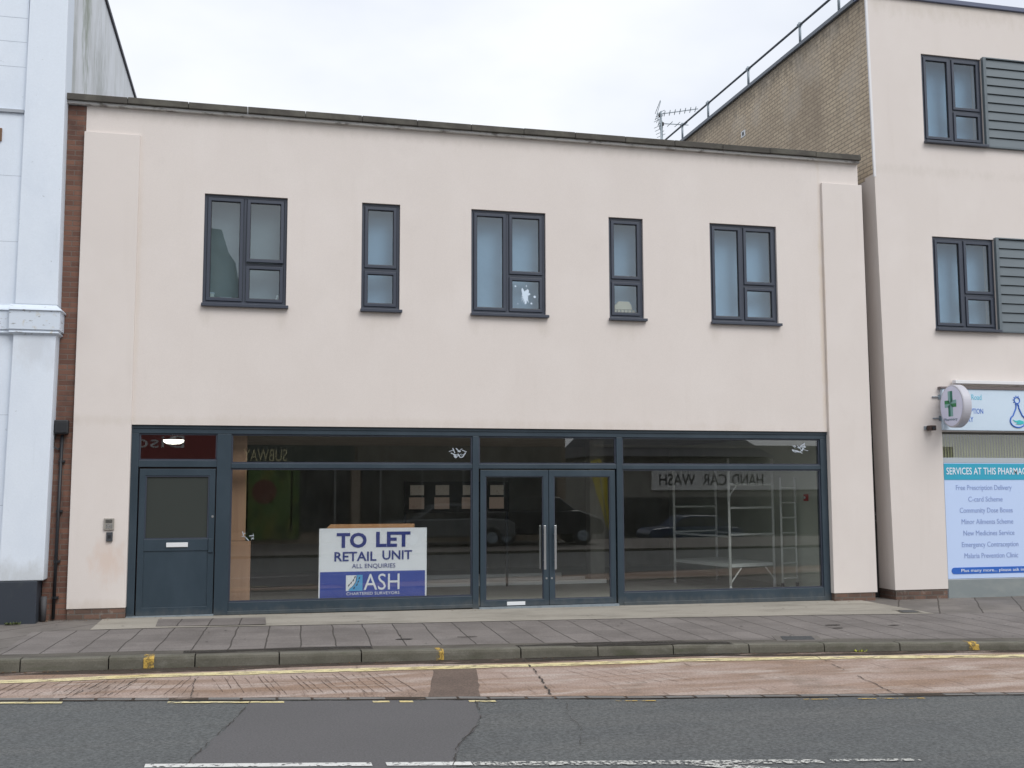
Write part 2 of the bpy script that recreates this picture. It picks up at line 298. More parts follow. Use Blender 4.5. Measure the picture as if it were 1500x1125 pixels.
zp = lambda x: -.0045*min(max(x, 0), 12)
def interp(tab, x):
    if x <= tab[0][0]: return tab[0][1]
    for (a, b), (c, d) in zip(tab, tab[1:]):
        if x <= c: return b+(d-b)*(x-a)/(c-a)
    return tab[-1][1]
KT = [(-30,-1.6),(-.86,-3.62),(.9,-3.76),(2.72,-3.86),(4.65,-4.05),(6.7,-4.22),(8.7,-4.53),(10.7,-4.93),(20,-6.9),(40,-10.8)]
AT = [(-30,-3.2),(-8,-4.1),(-.52,-5.27),(2.56,-6.01),(5.65,-6.71),(8.83,-7.35),(14,-8.3),(40,-12.8)]
SB = [(-30,-1.2),(.7,-1.22),(2.9,-1.37),(5.2,-1.48),(7.7,-1.62),(9.8,-1.78),(12.9,-2.15),(40,-4.5)]
K = lambda x: interp(KT, x); A = lambda x: interp(AT, x); SBk = lambda x: interp(SB, x)
def rng(a, b, st):
    n = max(1, int(round((b-a)/st))); return [a+(b-a)*i/n for i in range(n+1)]

# ------------------------------------------------------------------ ground, road, pavement
g = MB(); g.add([(-900,-900,-.75),(900,-900,-.75),(900,900,-.75),(-900,900,-.75)], [(0,1,2,3)]); struct('ground', g, ground_m)
def ribbon(xs, lo, hi, z, thick=None):
    mb = MB(); zf = z if callable(z) else (lambda x: z)
    for a, b in zip(xs, xs[1:]):
        mb.add([(a, lo(a), zf(a)), (b, lo(b), zf(b)), (b, hi(b), zf(b)), (a, hi(a), zf(a))], [(0, 1, 2, 3)])
    return mb
XS = rng(-30, 40, .5)
struct('road', ribbon(XS, lambda x: -15.21-.05*x, lambda x: K(x)+.05, -.14), asphalt_m)
struct('concrete_road_strip', ribbon(XS, A, lambda x: K(x)+.04, -.136), conc_m)
pv = ribbon(XS, lambda x: K(x)+.15, lambda x: .45, lambda x: zp(x)-.006)
struct('pavement', pv, slab2_m)
struct('paving_slab_strip', ribbon(rng(-1.0, 13.2, .4), lambda x: K(x)+.42+.02*math.sin(x*3), SBk, lambda x: zp(x)-.001), slab_m)
struct('kerbside_infill', ribbon(XS, lambda x: K(x)+.15, lambda x: K(x)+.42+.02*math.sin(x*3), lambda x: zp(x)-.0005), infill_m)
ap = MB(); 
for a, b in zip(rng(-.3, 11.6, .5), rng(-.3, 11.6, .5)[1:]):
    ap.add([(a, SBk(a)+.012, zp(a)+.003), (b, SBk(b)+.012, zp(b)+.003), (b, .2, zp(b)+.003), (a, .2, zp(a)+.003)], [(0,1,2,3)])
struct('concrete_apron', ap, apron_m)
dp = MB(); dp.xy([(.47,-.26),(1.93,-.42),(1.93,-1.2),(1.2,-1.16),(.5,-1.05)], .004, .007); struct('apron_dark_patch', dp, slab_m)
# kerb stones (one structure; each stone has its own joint)
kb = MB(); x = -29.63
while x < 39:
    L_ = .905; a, b = x+.007, x+L_-.007; dz = random.uniform(-.004, .004); dy = random.uniform(-.006, .006)
    def q(X, off, z): return (X, K(X)+off+dy, z)
    pr = [(.0, -.16), (.003, -.035), (.010, -.010), (.028, 0), (.15, 0), (.15, -.16)]
    vs = [q(a, o_, zp(a)+h_+dz) if h_ > -.1 else q(a, o_, -.16) for o_, h_ in pr]+[q(b, o_, zp(b)+h_+dz) if h_ > -.1 else q(b, o_, -.16) for o_, h_ in pr]
    kb.add(vs, [(0,1,2,3,4,5), (11,10,9,8,7,6)]+[(i, i+6, (i+1) % 6+6, (i+1) % 6) for i in range(6)]); x += L_
struct('kerb', kb, kerb_m)
struct('kerb_bedding', ribbon(XS, lambda x: K(x)+.015, lambda x: K(x)+.145, lambda x: zp(x)-.02), dirt_m)
struct('gutter_dirt', ribbon(XS, lambda x: K(x)-.24-.06*math.sin(x*1.7)-.02*math.sin(x*5.1), lambda x: K(x)+.01, -.1325), dirt_m)
# setts along the edge of the asphalt
st = MB(); x = -6
while x < 30:
    l = random.uniform(.26, .36)
    if random.random() < .93:
        y0 = A(x)+random.uniform(-.012, .012); y1 = A(x+l)+random.uniform(-.012, .012); wd = random.uniform(.07, .095)
        st.xy([(x+.012, y0), (x+l-.012, y1), (x+l-.012, y1+wd), (x+.012, y0+wd)], -.15, -.128+random.uniform(-.004, .003))
    x += l
struct('sett_edging', st, sett_m, bevel=.006)
struct('sett_joint_tar', ribbon(rng(-8, 30, .4), lambda x: A(x)-.03-.012*math.sin(x*4), lambda x: A(x)+.11+.012*math.sin(x*7), -.1325), dirt_m)
def poly(name, pts, z, mat):
    mb = MB(); mb.add([(x, y, z) for x, y in pts], [tuple(range(len(pts)))]); return struct(name, mb, mat)
def rough(pts, step=.12, amp=.02):
    o = []
    for a, b in zip(pts, pts[1:]+pts[:1]):
        n = max(1, int(math.dist(a, b)/step))
        for i in range(n):
            t = i/n; o.append((a[0]+(b[0]-a[0])*t+random.uniform(-amp, amp), a[1]+(b[1]-a[1])*t+random.uniform(-amp, amp)))
    return o
poly('asphalt_patch', rough([(3.75,-6.34),(3.67,-7.05),(3.57,-7.38),(3.26,-8.09),(3.15,-8.58),(3.0,-9.6),(.2,-9.2),(1.29,-8.21),(1.45,-7.4),(1.64,-6.53),(1.75,-5.88)]), -.1355, patch_m)
for nm, pts in (('patch_edge_tar', [(1.75,-5.9),(1.64,-6.53),(1.45,-7.4),(1.29,-8.21),(.4,-9.1)]), ('patch_edge_tar', [(3.75,-6.4),(3.67,-7.05),(3.57,-7.38),(3.26,-8.09),(3.15,-8.58),(3.0,-9.5)]),
                ('road_crack', [(4.54,-6.66),(4.40,-7.2),(4.36,-7.7),(4.16,-8.32)]), ('concrete_joint', [(8.12,-4.62),(7.66,-7.1)]), ('concrete_joint', [(4.75,-4.15),(4.70,-4.9),(4.62,-5.5),(4.48,-6.42)]),
                ('concrete_joint', [(.32,-4.35),(.05,-5.35)]), ('concrete_joint', [(1.18,-4.4),(1.2,-5.6)]), ('concrete_joint', [(.62,-4.35),(.42,-5.3)])):
    pp = []
    for a, b in zip(pts, pts[1:]):
        n = max(2, int(math.dist(a, b)/.07)); pp += [(a[0]+(b[0]-a[0])*i/n+random.uniform(-.012, .012), a[1]+(b[1]-a[1])*i/n) for i in range(n)]
    pp.append(pts[-1]); wd = .006 if 'patch' in nm else (.003 if 'road' in nm else .007)
    if pts[0] == (4.75,-4.15): wd = .014
    mb = MB(); mb.add([(x-wd*random.uniform(.5, 1), y, -.1285) for x, y in pp]+[(x+wd*random.uniform(.5, 1), y, -.1285) for x, y in pp], [(i, len(pp)+i, len(pp)+i+1, i+1) for i in range(len(pp)-1)])
    struct(nm, mb, crack_m)
# tine marks pressed across the concrete strip
tm = MB(); x = -1.4
while x < 3.2:
    y1 = A(x)+.22+random.uniform(0, .15); y0 = K(x)-.62-random.uniform(0, .2); sk = -.10-.02*x+random.uniform(-.02, .02)
    if random.random() < .85:
        wd = random.uniform(.002, .0045); n = 7; pp = [(x+(sk if x < 1.3 else -sk)*i/n+random.uniform(-.006, .006), y0+(y1-y0)*i/n) for i in range(n+1)]
        tm.add([(a-wd, b, -.132) for a, b in pp]+[(a+wd, b, -.132) for a, b in pp], [(i, n+1+i, n+2+i, i+1) for i in range(n)])
    x += random.uniform(.05, .14)
for k in range(6):
    x = 5.0+k*.16; tm.add([(x, -4.85-.03*k, -.132), (x+.006, -4.85-.03*k, -.132), (x+.292, -5.9, -.132), (x+.285, -5.9, -.132)], [(0,1,2,3)])
struct('concrete_tine_marks', tm, MAT('worn_groove', (.09, .06, .045), .95, alpha=((6, 5, 5), .38, .55)))
poly('brown_road_patch', rough([(3.70,-4.32),(4.17,-4.38),(3.83,-6.24),(3.36,-6.14)], .2, .012), -.1335, bpatch_m)
YT = [(-30,-2.6),(-.76,-4.14),(.9,-4.14),(2.7,-4.28),(5.2,-4.50),(6.54,-4.56),(8.5,-4.86),(10.5,-5.27),(14,-6.0),(40,-11)]
struct('yellow_line', ribbon(rng(-20, 30, .15), lambda x: interp(YT, x)-.205+.012*math.sin(x*6), lambda x: interp(YT, x)+.012*math.sin(x*5), -.130), yel_m)
for a, b in ((-3,.06),(1.0,2.04),(2.83,2.98),(3.07,3.19),(3.69,3.93),(5.0,5.36),(6.7,7.0),(7.2,7.81)):
    mb = MB(); n = 6
    for i in range(n):
        xa = a+(b-a)*i/n; xb = a+(b-a)*(i+1)/n; wd = .075 if a < 4 else .035
        mb.add([(xa, A(xa)-.16, -.1315), (xb, A(xb)-.16, -.1315), (xb, A(xb)-.16+wd, -.1315), (xa, A(xa)-.16+wd, -.1315)], [(0,1,2,3)])
    struct('yellow_line_remnant', mb, yel_m if a < 4 else yel2_m)
for x, w_ in ((.6,.11),(3.79,.085),(10.1,.12)):
    mb = MB(); kk = K(x)
    mb.add([(x, K(x)-.010, -.128), (x+w_, K(x+w_)-.010, -.128), (x+w_, K(x+w_)-.008, zp(x)-.025), (x, K(x)-.008, zp(x)-.025), (x, K(x)+.03, zp(x)+.0065), (x+w_, K(x+w_)+.03, zp(x)+.0065), (x+w_, K(x+w_)+.14, zp(x)+.0065), (x, K(x)+.14, zp(x)+.0065)], [(0,1,2,3),(3,2,5,4),(4,5,6,7)])
    struct('kerb_yellow_mark', mb, yel2_m)
def wline(a, b, wd, mat, drop=0):
    mb = MB(); f_ = lambda x: -8.07-.222*(x-1.02)-drop
    mb.add([(a, f_(a)-wd, -.130), (b, f_(b)-wd, -.130), (b, f_(b), -.130), (a, f_(a), -.130)], [(0,1,2,3)]); struct('white_centre_line', mb, mat)
wline(1.02, 2.58, .10, wht_m); wline(2.68, 3.27, .10, wht_m); wline(3.28, 5.7, .11, wht2_m); wline(5.78, 6.4, .06, wht2_m); wline(6.9, 9.5, .1, wht2_m, .4); wline(-6, -2, .1, wht_m)
poly('white_arrow_stub', [(4.70,-8.99),(4.95,-9.02),(6.0,-9.7),(5.75,-9.75)], -.1305, wht2_m)
mb = ribbon(rng(4.75, 7.3, .15), lambda x: K(x)+.10+.03*math.sin(x*4), lambda x: K(x)+.30+.06*math.sin(x*2.4), lambda x: zp(x)+.006); struct('damp_stain', mb, damp_m)
mb = ribbon(rng(1.0, 3.1, .15), lambda x: K(x)+.18, lambda x: K(x)+.40+.03*math.sin(x*3), lambda x: zp(x)+.004); struct('damp_stain', mb, damp_m)
mb = ribbon(rng(4.8, 7.3, .15), lambda x: K(x)-.20+.03*math.sin(x*3), lambda x: K(x)-.01, -.1295); struct('damp_stain', mb, damp_m)
mb = ribbon(rng(5.4, 7.3, .12), lambda x: K(x)+.015, lambda x: K(x)+.20+.08*math.sin(x*3.1), lambda x: zp(x)+.0085); struct('damp_stain', mb, damp_m)
for (cx_, cy_, rr) in ((4.35,-2.95,.10),(3.55,-3.0,.08),(9.4,-2.9,.09),(10.2,-3.1,.07),(9.3,-3.2,.06)):
    poly('pavement_stain', rough([(cx_+rr*math.cos(t*.7)*1.3, cy_+rr*.7*math.sin(t*.7)) for t in range(9)], .05, .01), zp(cx_)+.004, damp_m)
gm = MB()
for k in range(70):
    x = random.uniform(-1, 12.5); y = random.uniform(K(x)+.2, -.3); q_ = random.uniform(.008, .022)
    gm.add([(x+q_*math.cos(t)*random.uniform(.8, 1.1), y+q_*math.sin(t), zp(x)+.0048) for t in [i*math.pi/5 for i in range(10)]], [tuple(range(10))])
struct('pavement_gum_spots', gm, MAT('old_gum', (.075, .07, .065), .8, layers=[((.3, .29, .27), (2, 2, 2), .5, .55, 1)]))
# utility covers
def cover(pts, label):
    t = thing('utility_cover', label, 'manhole cover', (pts[0][0], pts[0][1], zp(pts[0][0])), 'utility covers in the pavement')
    cx_ = sum(p[0] for p in pts)/4; cy_ = sum(p[1] for p in pts)/4
    obj('surround', MB().xy(pts, lambda x: zp(x)-.004, lambda x: zp(x)+.003), slab2_m, t)
    obj('lid', MB().xy([(cx_+(p[0]-cx_)*.68, cy_+(p[1]-cy_)*.62) for p in pts], lambda x: zp(x)-.003, lambda x: zp(x)+.007), iron_m, t)
cover([(7.93,-4.16),(8.50,-4.26),(8.66,-3.80),(8.09,-3.70)], 'small grey iron cover in a pale concrete surround just behind the kerb')
cover([(11.16,-1.80),(11.50,-1.88),(11.60,-1.46),(11.28,-1.40)], 'small sunken cover in the pavement in front of the gap beside the pharmacy building')

# ------------------------------------------------------------------ wall with openings
def wall(x0, x1, z0, z1, yf, yb, ops, top=None):
    xs = sorted({x0, x1, *[o[0] for o in ops], *[o[1] for o in ops]}); zs = sorted({z0, z1, *[o[2] for o in ops], *[o[3] for o in ops]})
    xs = [v for v in xs if x0 <= v <= x1]; zs = [v for v in zs if z0 <= v <= z1]
    sol = lambda i, j: 0 <= i < len(xs)-1 and 0 <= j < len(zs)-1 and not any(o[0] < (xs[i]+xs[i+1])/2 < o[1] and o[2] < (zs[j]+zs[j+1])/2 < o[3] for o in ops)
    mb = MB()
    for i in range(len(xs)-1):
        for j in range(len(zs)-1):
            if not sol(i, j): continue
            a, b, c, d = xs[i], xs[i+1], zs[j], zs[j+1]
            mb.add([(a,yf,c),(b,yf,c),(b,yf,d),(a,yf,d)], [(0,1,2,3)]); mb.add([(a,yb,c),(b,yb,c),(b,yb,d),(a,yb,d)], [(3,2,1,0)])
            if not sol(i-1, j): mb.add([(a,yf,c),(a,yf,d),(a,yb,d),(a,yb,c)], [(0,1,2,3)])
            if not sol(i+1, j): mb.add([(b,yf,c),(b,yb,c),(b,yb,d),(b,yf,d)], [(0,1,2,3)])
            if not sol(i, j-1): mb.add([(a,yf,c),(a,yb,c),(b,yb,c),(b,yf,c)], [(0,1,2,3)])
            if not sol(i, j+1): mb.add([(a,yf,d),(b,yf,d),(b,yb,d),(a,yb,d)], [(0,1,2,3)])
    import bmesh
    return mb

def window(parent, x0, x1, z0, z1, yf, wide=True, open_sash=False, blind=True, dull=1):
    bl = MAT('pale_blue_blind', tuple(c*dull for c in ((.44, .54, .62) if dull > .6 else (.46, .48, .44))), .9, layers=[(tuple(c*dull for c in ((.34, .43, .51) if dull > .6 else (.36, .38, .35))), (1.2, 1.2, 1.6), .4, .7, .8)])
    """grey casement window: frame with mullion/transom; sashes, panes, sill and blind are sub-parts"""
    y0 = yf; y1 = yf+.07; fr = .045; H = z1-z0; zt = z1-.625*H; sill = .0
    f = MB(); f.frame(x0, x1, z0, z1, fr, y0, y1)
    xm = x0+.49*(x1-x0) if wide else None
    if wide:
        f.box(xm-.022, xm+.022, y0+.002, y1-.002, z0+fr, z1-fr); f.box(xm+.022, x1-fr, y0+.003, y1-.003, zt-.022, zt+.022)
        cells = [(x0+fr, xm-.022, z0+fr, z1-fr), (xm+.022, x1-fr, zt+.022, z1-fr), (xm+.022, x1-fr, z0+fr, zt-.022)]
    else:
        f.box(x0+fr, x1-fr, y0+.003, y1-.003, zt-.022, zt+.022)
        cells = [(x0+fr, x1-fr, zt+.022, z1-fr), (x0+fr, x1-fr, z0+fr, zt-.022)]
    win = obj('window', f, uframe_m, parent, bevel=.004)
    for i, (a, b, c, d) in enumerate(cells):
        tilt = .03 if (open_sash and i == 1) else 0
        s = MB(); s.frame(a+.004, b-.004, c+.004, d-.004, .048, y0-.018, y0+.045)
        if tilt: s.v = [(x, y-tilt*(d-z)/(d-c), z) for x, y, z in s.v]
        obj('sash', s, uframe_m, win, bevel=.005)
        gk = MB(); gk.frame(a+.050, b-.050, c+.050, d-.050, .010, y0+.004, y0+.03)
        gk.v = [(x, y-tilt*(d-z)/(d-c), z) for x, y, z in gk.v]; obj('gasket', gk, gasket_m, win)
        p = MB(); p.box(a+.053, b-.053, y0+.012, y0+.020, c+.053, d-.053)
        p.v = [(x, y-tilt*(d-z)/(d-c), z) for x, y, z in p.v]; obj('pane', p, upane_m, win)
    sl = MB(); sl.xz([(x0-.012, z0-.048), (x1+.035, z0-.048), (x1+.035, z0-.004), (x0-.012, z0-.004)], yf-.12, yf+.02)
    obj('sill', sl, uframe_m, win, bevel=.004)
    if blind:
        obj('blind', MB().box(x0+.01, x1-.01, yf+.24, yf+.25, z0+.01, z1-.01), bl, win)
    return win

# ------------------------------------------------------------------ the empty shop building
shop = thing('shop_building', 'low cream rendered building with an empty dark framed shopfront between white and taller blocks', 'building', (5.5, 4, 0))
WX = [(.935, 2.149, 1), (3.274, 3.865, 0), (4.993, 6.207, 1), (7.272, 7.863, 0), (9.041, 10.255, 1)]
ops = [(a, b, 4.56, 6.22) for a, b, _ in WX]+[(0, 11.13, -1, 2.75)]
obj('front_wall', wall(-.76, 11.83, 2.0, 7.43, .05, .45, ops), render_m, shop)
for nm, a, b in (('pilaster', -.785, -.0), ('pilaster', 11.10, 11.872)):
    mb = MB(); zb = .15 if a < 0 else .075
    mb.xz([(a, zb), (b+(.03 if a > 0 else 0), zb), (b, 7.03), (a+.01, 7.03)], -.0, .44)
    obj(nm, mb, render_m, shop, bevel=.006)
    mb = MB(); mb.box(a+.01, b-.005, .012, .40, -.2, zb-.002); obj('brick_plinth', mb, plbrick_m, shop)
obj('brick_strip', MB().box(-1.12, -.762, .06, .43, -.2, 7.42), brick_m, shop)
cp = MB(); x = -1.045
for seg in range(15):
    l = (11.84+1.045)/15; a = x; b = x+l; dz = random.uniform(-.004, .004)
    za = 7.47-.0015*a+dz; zb_ = 7.47-.0015*b+dz
    cp.hexa([(a+.003,-.07,za),(b-.003,-.07,zb_),(b-.003,.52,zb_+.03),(a+.003,.52,za+.03),(a+.003,-.07,za+.095),(b-.003,-.07,zb_+.095),(b-.003,.52,zb_+.13),(a+.003,.52,za+.13)]); x = b
obj('coping', cp, coping_m, shop, bevel=.008)
fb = MB(); fb.hexa([(-1.035,-.02,7.432),(11.83,-.02,7.412),(11.83,.40,7.412),(-1.035,.40,7.432),(-1.035,-.02,7.468),(11.83,-.02,7.449),(11.83,.40,7.449),(-1.035,.40,7.468)])
obj('fascia_board', fb, fascia_m, shop)
obj('side_wall', MB().box(11.55, 11.85, .451, 12, -.2, 7.35), brick_m, shop)
obj('rear_wall', MB().box(-1.0, 11.54, 11.7, 12, -.2, 7.35), brick_m, shop)
obj('party_wall', MB().box(-1.0, -.7, .451, 11.69, -.2, 7.35), brick_m, shop)
obj('roof', MB().box(-.69, 11.54, .455, 11.69, 7.1, 7.2), roofm, shop)
for i, (a, b, wd) in enumerate(WX): window(shop, a, b, 4.56, 6.22, .095, bool(wd), open_sash=(i == 0), dull=(.55, .95, 1.0, .85, 1.05)[i])
# sticker remains on the third upper window
W3 = (5.88, 4.87); n_ = 34
sk = MB(); sk.xz([(W3[0]+rr_*math.cos(t_)*.85, W3[1]+rr_*math.sin(t_)*1.25) for t_, rr_ in [(2*math.pi*i/n_, random.choice((.045, .06, .075, .10, .115))) for i in range(n_)]], .1045, .1055)
WINS = [o for o in shop.children if o.name.startswith('window')]
obj('sticker', sk, MAT('pale_sticker', (.62, .74, .86), .7), WINS[2])
for a_, b_, c_ in ((-.16, .15, .016), (.155, -.01, .022), (.10, -.12, .016), (-.12, -.13, .010), (.02, .16, .012)): obj('sticker', MB().xz([(W3[0]+a_+c_*math.cos(t*1.047), W3[1]+b_+c_*math.sin(t*1.047)) for t in range(6)], .1045, .1055), bpy.data.materials['pale_sticker'], WINS[2])

# shopfront
FR = obj('shopfront_frame', (lambda f: (
    f.box(0, 11.13, .10, .26, 2.63, 2.745), f.box(0, 11.13, .085, .10, 2.70, 2.745),
    f.box(0, .105, .10, .25, 0, 2.628), f.box(1.20, 1.40, .095, .25, 0, 2.628),
    f.box(.106, 1.199, .102, .24, 2.14, 2.235),
    f.box(1.401, 5.025, .104, .24, 2.125, 2.195), f.box(5.125, 7.375, .103, .24, 2.125, 2.195), f.box(7.475, 10.98, .104, .24, 2.12, 2.19),
    f.box(5.026, 5.124, .098, .25, -.02, 2.628), f.box(7.376, 7.474, .098, .25, -.03, 2.628),
    f.box(10.981, 11.13, .10, .25, -.05, 2.628),
    f.box(1.401, 5.025, .106, .24, -.01, .175), f.box(7.475, 10.98, .106, .24, -.06, .165),
    f.box(1.39, 5.03, .086, .106, .0, .05), f.box(7.47, 10.99, .086, .106, -.04, .02),
    f)[-1])(MB()), frame_m, shop, bevel=.004)
bd = MB()
for a, b, c, d in ((.106,1.199,2.236,2.629),(1.401,5.025,2.196,2.629),(5.125,7.375,2.196,2.629),(7.475,10.98,2.191,2.629),(1.401,5.025,.176,2.124),(7.475,10.98,.166,2.119)):
    bd.frame(a, b, c, d, .022, .125, .16)
obj('glazing_bead', bd, uframe_m, FR)
for a, b, c, d in ((.12,1.185,2.25,2.615),(1.415,5.01,2.21,2.615),(5.14,7.36,2.21,2.615),(7.49,10.965,2.205,2.615),(1.415,5.01,.19,2.11),(7.49,10.965,.18,2.105)):
    obj('pane', MB().box(a, b, .142, .150, c, d), pane_m, FR)
def streaks(cx_, cz_, s, n):
    mb = MB()
    for k in range(n):
        t = random.uniform(-.5, 1.0) if k % 3 else random.uniform(1.8, 2.6); l = random.uniform(.04, .11)*s; px, pz = cx_+random.uniform(-.12, .12)*s, cz_+random.uniform(-.07, .07)*s
        wd = random.uniform(.004, .009)*s; dx, dz = l*math.cos(t)/2, l*math.sin(t)/2; nx, nz_ = -math.sin(t)*wd, math.cos(t)*wd
        mb.xz([(px-dx-nx, pz-dz-nz_), (px+dx-nx, pz+dz-nz_), (px+dx+nx, pz+dz+nz_), (px-dx+nx, pz-dz+nz_)], .1385+k*.00003, .1392+k*.00003)
    return mb
obj('tape_remnant', streaks(4.80, 2.36, .9, 16), MAT('old_tape', (.42, .47, .53), .8), FR)
obj('tape_remnant', streaks(10.62, 2.47, 1.0, 20), bpy.data.materials['old_tape'], FR)
obj('tape_remnant', streaks(1.66, 1.12, .7, 8), bpy.data.materials['old_tape'], FR)
# single side door
d = MB(); d.frame(.125, 1.185, .02, 2.115, .085, .112, .165, tb=.11, tt=.10); d.box(.21, 1.10, .114, .163, .93, 1.10)
dr = obj('side_door', d, frame_m, shop, bevel=.004)
obj('lower_panel', MB().box(.205, 1.105, .126, .155, .125, .935), frame_m, dr, bevel=.004)
obj('pane', MB().box(.205, 1.105, .138, .146, 1.095, 2.02), frost_m, dr)
obj('glazing_bead', MB().frame(.209, 1.101, 1.099, 2.016, .018, .120, .15), uframe_m, dr)
obj('letterbox', MB().box(.52, .82, .098, .115, .985, 1.05), white_pm, dr, bevel=.004)
obj('lock_case', MB().box(1.105, 1.175, .092, .113, .90, 1.10), frame_m, dr, bevel=.005)
obj('lock_cylinder', MB().tube((1.155,.106,1.42),(1.155,.118,1.42),.018,16), steel_m, dr)
obj('threshold', MB().box(.0, 1.2, .06, .26, -.02, .018), galv_m, shop)
# pair of entrance doors
def leaf(x0, x1, hx, plate):
    d = MB(); d.frame(x0, x1, .012, 2.105, .085, .110, .165, tb=.085, tt=.10)
    o = obj('entrance_door', d, frame_m, shop, bevel=.004)
    obj('pane', MB().box(x0+.08, x1-.08, .136, .144, .09, 2.01), pane_m, o)
    obj('glazing_bead', MB().frame(x0+.084, x1-.084, .096, 2.006, .014, .120, .15), uframe_m, o)
    h = MB(); h.bar((hx, .045, .56), (hx, .045, 1.24), .034, .020)
    for z in (.70, 1.10): h.tube((hx, .05, z), (hx, .112, z), .010)
    if plate: h.bar((hx-.045, .165, .56), (hx-.045, .165, 1.24), .03, .02)
    obj('pull_handle', h, steel_m, o, bevel=.003)
    if plate: obj('letter_plate', MB().box(5.57, 5.86, .098, .112, .02, .075), white_pm, o, bevel=.004)
    obj('lock_cylinder', MB().tube((x1-.04 if plate else x0+.04, .104, .42), (x1-.04 if plate else x0+.04, .118, .42), .016, 16), steel_m, o)
leaf(5.15, 6.245, 6.165, True); leaf(6.252, 7.35, 6.335, False)
obj('door_threshold', MB().box(5.125, 7.375, .05, .26, -.05, .005), galv_m, shop)
# shop interior
obj('interior_floor', MB().box(1.25, 11.5, .27, 9.0, -.1, -.002), ifloor_m, shop)
obj('interior_ceiling', MB().box(-.65, 11.5, .27, 9.2, 2.80, 2.9), iceil_m, shop)
obj('interior_back_wall', MB().box(-.65, 11.5, 8.0, 8.15, -.1, 2.79), iwall_m, shop)
obj('interior_left_wall', MB().box(1.26, 1.36, .27, 7.99, 0, 2.79), iwall_m, shop)
obj('interior_right_wall', MB().box(11.40, 11.5, .27, 7.99, 0, 2.79), iwallp_m, shop)
obj('lobby_back_wall', MB().box(-.65, 1.25, 2.6, 2.7, -.1, 2.79), MAT('lobby_wall', (.20, .12, .11), .8), shop)
obj('lobby_floor', MB().box(-.65, 1.25, .27, 2.6, -.1, -.002), ifloor_m, shop)
obj('upstairs_floor', MB().box(-.65, 11.5, .46, 9, 4.0, 4.1), iwall_m, shop)
obj('column', MB().box(8.35, 8.65, 4.6, 4.9, -.01, 2.79), iwall_m, shop)

# things in and on the shop
lamp = thing('ceiling_lamp', 'lit oval ceiling lamp seen through the glass above the side door', 'lamp', (.52, 1.0, 2.55))
lm = MB(); n = 24
for k, (r, z) in enumerate(((.155, 2.575), (.15, 2.545), (.10, 2.515), (.02, 2.508))): lm.v += [(.52+r*math.cos(2*math.pi*i/n), 1.0+r*math.sin(2*math.pi*i/n), z) for i in range(n)]
lm.f = [(k*n+i, k*n+(i+1) % n, (k+1)*n+(i+1) % n, (k+1)*n+i) for k in range(3) for i in range(n)]+[tuple(range(n)), tuple(range(3*n, 4*n))]
obj('diffuser', lm, MAT('lit_diffuser', (.9, .9, .85), .5, emit=((1, .96, .85), 3.0)), lamp, smooth=True)
obj('base', MB().tube((.52, 1, 2.577), (.52, 1, 2.80), .03, 20), black_m, lamp)
# to let board
tl = thing('to_let_board', 'white and blue TO LET board standing behind the glass of the left shop window', 'sign', (3.51, .2, .17))
X0, X1, Z0, Z1 = 2.70, 4.325, .175, 1.225; YB = .168
obj('board', MB().box(X0, X1, YB, YB+.012, Z0, Z1), signwhite_m, tl)
obj('blue_panel', MB().box(X0+.02, X1-.025, YB-.003, YB-.0005, Z0+.02, Z0+.405), signblue_m, tl)
def tbox(nm, s, px0, px1, py0, py1, mat, bold=0, dy=.004):   # coordinates measured on the enlarged board 70..1335 x 190..1040
    fx = lambda p: X0+(p-70)/(1335-70)*(X1-X0); fz = lambda p: Z1-(p-195)/(1035-195)*(Z1-Z0)
    return text(nm, s, fx(px0), fx(px1), fz(py1), fz(py0), YB-dy, mat, tl, bold)
tbox('lettering', 'TO', 272, 622, 248, 430, letblue_m, .035); tbox('lettering', 'LET', 732, 1140, 240, 424, letblue_m, .035)
tbox('lettering', 'RETAIL', 248, 738, 475, 588, letblue_m, .02); tbox('lettering', 'UNIT', 808, 1160, 466, 578, letblue_m, .02)
tbox('lettering', 'ALL ENQUIRIES', 452, 962, 620, 682, letblue_m, 0)
tbox('lettering', 'ASH', 592, 1012, 742, 935, signwhite_m, 0, .006); tbox('lettering', 'CHARTERED SURVEYORS', 392, 1012, 956, 990, signwhite_m, 0, .006)
fx = lambda p: X0+(p-70)/(1335-70)*(X1-X0); fz = lambda p: Z1-(p-195)/(1035-195)*(Z1-Z0)
lg = MB(); lg.xz([(fx(385), fz(940)), (fx(505), fz(940)), (fx(505), fz(755)), (fx(385), fz(755))], YB-.006, YB-.003); LG = obj('logo', lg, signwhite_m, tl)
obj('blue_half', MB().xz([(fx(410), fz(940)), (fx(578), fz(940)), (fx(578), fz(752)), (fx(508), fz(752)), (fx(492), fz(850))], YB-.008, YB-.0062), logo_lb_m, LG)
lv = MB()
def leafshape(mb, u, v, ang, l, wd):
    pts = [(l*.5*math.cos(t), wd*.5*math.sin(t)) for t in [i*math.pi/5 for i in range(10)]]
    pts = [(u+p*math.cos(ang)-q*math.sin(ang), v+p*math.sin(ang)+q*math.cos(ang)) for p, q in pts]
    mb.xz([(fx(a), fz(b)) for a, b in pts], YB-.0096, YB-.0083)
for u, v in ((420,872),(445,845),(470,815),(488,780),(480,905),(512,868),(528,832),(540,790)): leafshape(lv, u, v, -1.1, 34, 14)
for a, b in (((415,925),(470,880)),((470,880),(500,830)),((500,830),(512,760))):
    lv.xz([(fx(a[0]-3), fz(a[1])), (fx(a[0]+3), fz(a[1])), (fx(b[0]+3), fz(b[1])), (fx(b[0]-3), fz(b[1]))], YB-.0099, YB-.0098)
obj('sprig', lv, MAT('logo_dark', (.01, .02, .05), .5), LG)
